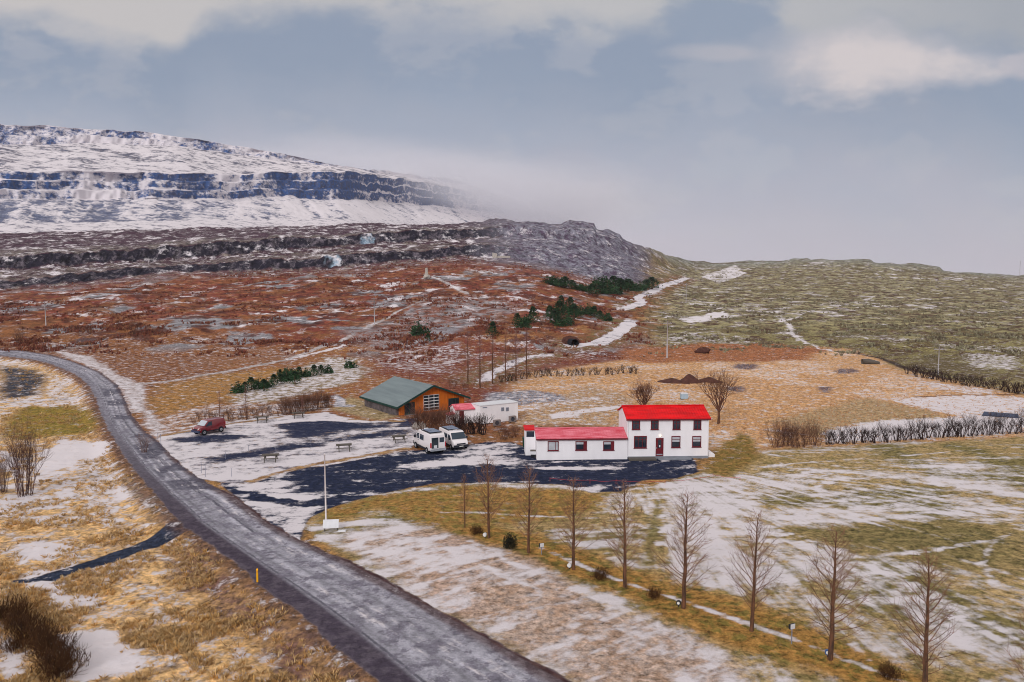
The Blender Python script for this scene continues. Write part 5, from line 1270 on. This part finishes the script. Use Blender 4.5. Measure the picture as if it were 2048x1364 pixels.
for px, py, h, me, lb in ((48, 990, 112, SVW, 'tall purple brown bush at the left edge below the grass'), (6, 985, 62, SVW, 'dark bush cut off by the left edge beside the tall one'), (270, 668, 26, SVT[2], 'dark rounded shrub on the slope left of the path'),
                          (180, 668, 18, SVT[0], 'small dark shrub on the slope above the road bend'), (40, 690, 26, SVT[1], 'dark shrub at the left edge just above the road'), (953, 1068, 22, SVB[0], 'small dark shrub between first and second larch'),
                          (1200, 1158, 30, SVB[1], 'reddish brown shrub between fourth and fifth larch'), (1308, 1196, 26, SVB[2], 'small dark shrub between fifth and sixth larch'), (1778, 1356, 36, SVB[0], 'dark shrub left of the nearest larch'),
                          (288, 905, 30, SVT[1], 'dark red shrub beside the road, left of the lot'), (155, 662, 12, SVT[2], 'tiny dark shrub on the left slope'), (236, 655, 14, SVT[0], 'low dark shrub left of the rounded one on the slope'), (905, 778, 22, SVT[2], 'dark bush behind the right corner of the barn'), (930, 782, 18, SVT[0], 'low dark bush at the lower end of the gully')):
    p = at(px, py); k = h / FPX * p.y / (2.0 if me in SVT or me is SVW else 1.15); put('bare_shrub', me, p, (k * (.55 if me is SVW else .9), k * (.55 if me is SVW else .9), k), rgs.uniform(0, 6), lb, 'shrub')
for px, py, h, lb in ((18, 1240, 62, 'dark heather bush, uppermost of those at the lower left'), (62, 1278, 60, 'dark heather bush on the snow patch, second from the top'), (104, 1310, 64, 'dark heather bush beside the wide snow patch at the bottom'), (118, 1352, 70, 'dark heather bush at the bottom edge left of the snow'), (30, 1300, 40, 'low dark heather bush near the lower left corner'), (40, 1256, 50, 'dark heather bush squeezed between the two uppermost'), (86, 1296, 54, 'dark heather bush in the middle of the lower left band'), (122, 1330, 58, 'dark heather bush right above the lowest one')):
    p = at(px, py); k = h / FPX * p.y / 1.15 * .98; put('heather_bush', SVB[px % 3], p, (k, k, k * .9), px, lb, 'shrub', 'dark heather bushes at the lower left')
# evergreen bush, round trees, grove
def needle_cloud(seed, n, shape):
    rg = random.Random(seed); m = MB()
    for i in range(n):
        p, sz = shape(rg); a = rg.uniform(0, 6.28); el = rg.uniform(-.2, 1.1); d = Vector((math.cos(a) * math.cos(el), math.sin(a) * math.cos(el), math.sin(el))) * sz
        e = d.cross(Vector((rg.uniform(-1, 1), rg.uniform(-1, 1), rg.uniform(-1, 1)))).normalized() * sz * .32
        p = Vector(p); m.add([tuple(p - e), tuple(p + e), tuple(p + d)], [(0, 1, 2)])
    return m
def pine_shape(rg):
    t_ = rg.random() ** .75; z = .12 + 1.0 * t_; w_ = (.40 * (1 - t_) ** .7 + .04) * (.8 + .4 * math.sin(t_ * 21) ** 2); a = rg.uniform(0, 6.28); rr = w_ * rg.random() ** .35
    k = 1 + .3 * math.sin(a * 3 + t_ * 5); return (rr * k * math.cos(a), rr * k * math.sin(a), z), rg.uniform(.06, .13)
def bushy_shape(rg):
    a = rg.uniform(0, 6.28); el = math.acos(rg.uniform(0, 1)); k = rg.random() ** .3 * (1 + .25 * math.sin(3 * a)); return (.5 * k * math.cos(a) * math.sin(el), .5 * k * math.sin(a) * math.sin(el), .06 + .75 * k * math.cos(el)), rg.uniform(.08, .16)
pk = MB(); pk.tube([(0, 0, -.1), (0, 0, .5), (0, 0, 1.05)], [.045, .03, .01], 5)
m_ptr = mesh_only(pk, 'pine_trunk', m_bark)
PV = [(('trunk', m_ptr), ('crown', mesh_only(needle_cloud(k, 620, pine_shape), 'pine_crown', m_pine))) for k in (1, 2)] + [(('trunk', m_ptr), ('crown', mesh_only(needle_cloud(k, 620, bushy_shape), 'pine_crown', m_pine))) for k in (3, 4)]
def pines(pts, hpx, label, group, wide=1.3, seed=1):
    rg = random.Random(seed)
    for i, (px, py) in enumerate(pts):
        p = at(px, py); s = hpx / FPX * p.y * rg.uniform(.75, 1.2) / .95
        tree_copies('pine_tree', PV[(i * 7 + seed) % 4], p - Vector((0, 0, .05 * s)), (s * wide, s * wide, s), rg.uniform(0, 6), label, 'pine', group)
pines([(478, 785), (490, 781), (503, 780), (518, 777), (533, 775), (548, 771), (562, 768), (573, 762), (585, 758), (598, 755), (560, 756), (575, 752), (612, 753), (628, 752), (642, 749), (655, 746), (700, 736), (528, 782), (590, 768)], 20, 'small dark green pine in the planted strip on the snowy slope', 'young pines on the snowy slope', 1.35, 2)
for px, py, h, lb in ((838, 672, 34, 'round dark green pine on the red slope right of the path'), (856, 684, 18, 'low green pine just below the round one'), (985, 674, 30, 'lone dark pine on the slope, right of centre')): pines([(px, py)], h, lb, None, 1.15, px)
pines([(1034, 652), (1046, 656), (1052, 648), (1066, 648)], 26, 'dark pine in the left cluster above the gully', 'left pine cluster above the gully', 1.2, 4)
pines([(1100, 640), (1112, 648), (1122, 652), (1136, 648), (1148, 640), (1118, 634), (1134, 628), (1150, 630), (1122, 612), (1140, 618)], 24, 'dark pine in the middle cluster above the stream', 'middle pine cluster above the stream', 1.4, 5)
pines([(1176, 628), (1188, 634), (1200, 638), (1212, 642)], 20, 'dark pine in the short row beside the upper stream', 'short pine row by the upper stream', 1.5, 6)
pines([(1104, 568), (1116, 572), (1130, 576), (1144, 578), (1158, 580), (1172, 582), (1184, 590), (1200, 588), (1214, 588), (1228, 588), (1242, 586), (1256, 584), (1268, 582), (1280, 580), (1292, 578), (1304, 578), (1204, 570), (1214, 574), (1226, 576), (1240, 577), (1196, 578), (1252, 578)], 20, 'dark pine in the large plantation below the headland', 'pine plantation below the headland', 1.9, 7)
o = put('evergreen_bush', mesh_only(needle_cloud(11, 900, bushy_shape), 'evergreen_bush', mat('dark_evergreen', cm(36, 40, 34), .85, .5, 2, col2=cm(62, 58, 40))), at(1020, 1096), (1.0, 1.0, 1.25), 0, 'dark evergreen bush between second and third larch', 'bush')
def round_tree(seed, H, trunk, stems, lean, depth, r):
    rg = random.Random(seed); tr = MB(); cr = MB()
    tr.tube([(0, 0, -.2), (.03, 0, H * trunk * .5), (0, .03, H * trunk)], [r * 1.3, r, r * .9], 8)
    for s in range(stems):
        a = 6.28 * s / stems + rg.uniform(-.4, .4); le = R(rg.uniform(6, lean)); fork(cr, Vector((0, 0, H * trunk * rg.uniform(.75, 1.0))), Vector((math.cos(a) * math.sin(le), math.sin(a) * math.sin(le), math.cos(le))), H * rg.uniform(.25, .34), r * .5, depth, rg, .10, (16, 40))
    return (('trunk', mesh_only(tr, 'bare_trunk', m_bark)), ('crown', mesh_only(cr, 'bare_crown', m_shrub)))
p = at(1437, 848); tree_copies('bare_tree', round_tree(5, 6.0, .30, 12, 46, 4, .15), p, (1437 and (848 - 752) / FPX * p.y / 6.0), 0.4, 'round headed bare tree standing right of the red roofed house', 'tree', None)
p = at(1288, 822); tree_copies('bare_tree', round_tree(9, 4.0, .10, 16, 60, 4, .12), p, (822 - 768) / FPX * p.y / 3.4, 1.4, 'spreading bare tree rising behind the red roof', 'tree', None)
FT = []
for sd_ in (40, 41):
    tr, cr = larch(sd_, 9.0, 60, .13, .016); FT.append((('trunk', mesh_only(tr, 'slender_trunk', m_bark)), ('crown', mesh_only(cr, 'slender_crown', m_grove))))
for px, py, top, lb in ((936, 764, 655, 'leftmost slender bare tree of the grove behind the barn'), (960, 776, 660, 'slender bare tree nearest the barn in the grove'), (985, 768, 665, 'slender bare tree in the middle of the grove'), (1011, 764, 668, 'slender bare tree by the bend of the frozen stream'), (1032, 762, 655, 'slender dark bare tree beside the meadow hedge end'), (1053, 758, 652, 'rightmost slender bare tree of the grove'),
                        (440, 846, 776, 'slim bare tree right behind the red van'), (493, 840, 766, 'slim bare tree in the thin hedge'), (819, 768, 738, 'slim bare tree behind the barn roof'), (605, 834, 790, 'short slim bare tree at the hedge by the tables')):
    p = at(px, py); s = (py - top) / FPX * p.y / 9.0; tree_copies('bare_tree', FT[px % 2], p, (s, s, s), px, lb, 'tree', None)

# ------------------------------------------------------------------ grass and heather, past counting
def scatter(name, weight, n, blades, hgt, wid, m, seed, spread=.5, lean=.8):
    rg = np.random.default_rng(seed); wv = weight.ravel().astype(np.float64); wv /= wv.sum()
    pick = rg.choice(wv.size, n, p=wv); P = allco[pick].astype(np.float64) + rg.uniform(-.15, .15, (n, 3)) * (1, 1, 0)
    sz = rg.uniform(.45, 1.15, n) * hgt
    Pb = np.repeat(P, blades, 0); sb = np.repeat(sz, blades) * rg.uniform(.6, 1.1, n * blades); a = rg.uniform(0, 6.28, n * blades); rr = np.abs(rg.normal(0, .5, n * blades)) * spread * sb
    base = Pb + np.stack([np.cos(a) * rr, np.sin(a) * rr, -0.03 + 0 * a], -1); ln = rg.uniform(.15, lean, n * blades)
    tip = base + np.stack([np.cos(a) * ln * sb, np.sin(a) * ln * sb, sb], -1); mid = base + np.stack([np.cos(a) * ln * sb * .35, np.sin(a) * ln * sb * .35, sb * .62], -1)
    b2 = a + rg.uniform(1.0, 2.1, n * blades); e = np.stack([np.cos(b2), np.sin(b2), 0 * b2], -1) * (wid * sb)[:, None]
    V = np.stack([base - e, base + e, mid + e * .8, tip, mid - e * .8], 1).reshape(-1, 3).astype(np.float32); nf_ = n * blades
    me = bpy.data.meshes.new(name); me.vertices.add(len(V)); me.vertices.foreach_set('co', V.ravel()); me.loops.add(nf_ * 5); me.loops.foreach_set('vertex_index', np.arange(nf_ * 5, dtype=np.int32))
    me.polygons.add(nf_); me.polygons.foreach_set('loop_start', np.arange(0, nf_ * 5, 5, dtype=np.int32))
    ct = me.attributes.new('tuft', 'FLOAT', 'POINT'); ct.data.foreach_set('value', np.repeat(rg.random(n), blades * 5).astype(np.float32))
    me.materials.append(m); me.update(); me.validate(); o = bpy.data.objects.new(name, me); C.objects.link(o); o['kind'] = 'stuff'; return o
def tuft_mat(name, cols):
    m = bpy.data.materials.new(name); m.use_nodes = True; t = m.node_tree; b = t.nodes['Principled BSDF']; a = t.nodes.new('ShaderNodeAttribute'); a.attribute_name = 'tuft'
    r = t.nodes.new('ShaderNodeValToRGB'); r.color_ramp.interpolation = 'LINEAR'
    while len(r.color_ramp.elements) < len(cols): r.color_ramp.elements.new(.5)
    for i, (e, c) in enumerate(zip(r.color_ramp.elements, cols)): e.position = i / (len(cols) - 1); e.color = (*cm(*c), 1)
    t.links.new(a.outputs['Fac'], r.inputs[0]); t.links.new(r.outputs[0], b.inputs['Base Color']); b.inputs['Roughness'].default_value = .9; return m
inframe = (P32 > -120) & (P32 < 2170)
mg = tuft_mat('golden_grass', [(164, 132, 94), (216, 180, 124), (218, 170, 100), (204, 162, 104), (230, 200, 152), (180, 148, 110), (220, 184, 126)])
mh = tuft_mat('heather_sprigs', [(92, 50, 44), (124, 62, 46), (140, 82, 58), (112, 56, 46), (158, 112, 76)])
mo = tuft_mat('moss_tufts', [(126, 120, 92), (156, 150, 122), (96, 78, 66), (140, 134, 106)])
wl = left_m * (road_sd < -.6) * (path_sd < -.25) * inframe * (Y32 > 36) * np.clip(1.1 - SN * 1.05, .02, 1) * np.clip(.4 + 3.0 * med + big2, .03, 2)
scatter('grass_tussocks', wl, 8500, 14, .30, .075, mg, 3, .75, 1.1)
wh = hill * (S32 > 1) * (S32 < 3) * inframe * np.clip(.2 + 3.5 * big2 + 2 * med, .0, 2) ** 2 * (stream_d > 0) * np.clip(1.0 - 1.2 * SN, .02, 1) * (big3 > -.15)
scatter('heather', wh, 6500, 7, .8, .20, mh, 4, 1.0)
wm_ = mz * (S32 > 1) * (S32 < 6) * inframe * np.clip(.2 + 3.5 * big2 + 2 * med, .0, 2) ** 2
scatter('moss_tussocks', wm_, 5500, 7, .7, .34, mo, 5, 1.1)
wf = om * (S32 < 1.2) * inframe * (1 - lawn) * (1 - sstep(1400, 1420, P32) * sstep(1530, 1510, P32) * (Y32 < 100))
scatter('meadow_grass', wf * np.clip(1.1 - SN, .05, 1), 9000, 6, .22, .12, tuft_mat('meadow_blades', [(206, 156, 112), (190, 138, 92), (218, 176, 130), (166, 122, 84)]), 6, .8)

# ------------------------------------------------------------------ air
def volume_box(name, lo, hi, m):
    q = MB(); q.box(lo[0], hi[0], lo[1], hi[1], lo[2], hi[2]); o = q.build(name, m); o['kind'] = 'stuff'; return o
hm = bpy.data.materials.new('haze_air'); hm.use_nodes = True; t = hm.node_tree; t.nodes.clear()
pv = t.nodes.new('ShaderNodeVolumePrincipled'); pv.inputs['Color'].default_value = (0.90, 0.90, 0.94, 1); pv.inputs['Density'].default_value = 0.00005; pv.inputs['Anisotropy'].default_value = 0.0
ot = t.nodes.new('ShaderNodeOutputMaterial'); t.links.new(pv.outputs[0], ot.inputs['Volume'])
volume_box('haze', (-5000, -160, -175), (5000, 5400, 330), hm)
def fog(name, c, r, dens, seed):
    m = bpy.data.materials.new('cloud_mist'); m.use_nodes = True; t = m.node_tree; t.nodes.clear()
    tc_ = t.nodes.new('ShaderNodeTexCoord')
    ln_ = t.nodes.new('ShaderNodeVectorMath'); ln_.operation = 'LENGTH'
    mp = t.nodes.new('ShaderNodeMapping'); mp.inputs['Scale'].default_value = (1 / r[0], 1 / r[1], 1 / r[2]); t.links.new(tc_.outputs['Object'], mp.inputs[0])
    t.links.new(mp.outputs[0], ln_.inputs[0])
    nz = t.nodes.new('ShaderNodeTexNoise'); nz.inputs['Scale'].default_value = 2.2; nz.inputs['Detail'].default_value = 3; t.links.new(mp.outputs[0], nz.inputs['Vector'])
    ad = t.nodes.new('ShaderNodeMath'); ad.operation = 'MULTIPLY_ADD'; ad.inputs[1].default_value = 0.7; t.links.new(nz.outputs[0], ad.inputs[0]); t.links.new(ln_.outputs['Value'], ad.inputs[2])
    mr = t.nodes.new('ShaderNodeMapRange'); mr.interpolation_type = 'SMOOTHSTEP'; mr.inputs[1].default_value = 1.25; mr.inputs[2].default_value = 0.45; mr.inputs[3].default_value = 0; mr.inputs[4].default_value = dens
    t.links.new(ad.outputs[0], mr.inputs[0])
    p = t.nodes.new('ShaderNodeVolumePrincipled'); p.inputs['Color'].default_value = (0.88, 0.88, 0.93, 1); t.links.new(mr.outputs[0], p.inputs['Density'])
    ot = t.nodes.new('ShaderNodeOutputMaterial'); t.links.new(p.outputs[0], ot.inputs['Volume'])
    q = MB(); q.blob((0, 0, 0), (r[0] * 1.02, r[1] * 1.02, r[2] * 1.02), seed, 0.0, 24, 14); o = q.build(name, m); o.location = c; o['kind'] = 'stuff'; return o
fog('low_cloud', (-90, 2150, 195), (620, 800, 130), 0.0075, 1)
fog('low_cloud', (-330, 1750, 262), (420, 380, 44), 0.003, 2)
scene.cycles.volume_bounces = 3
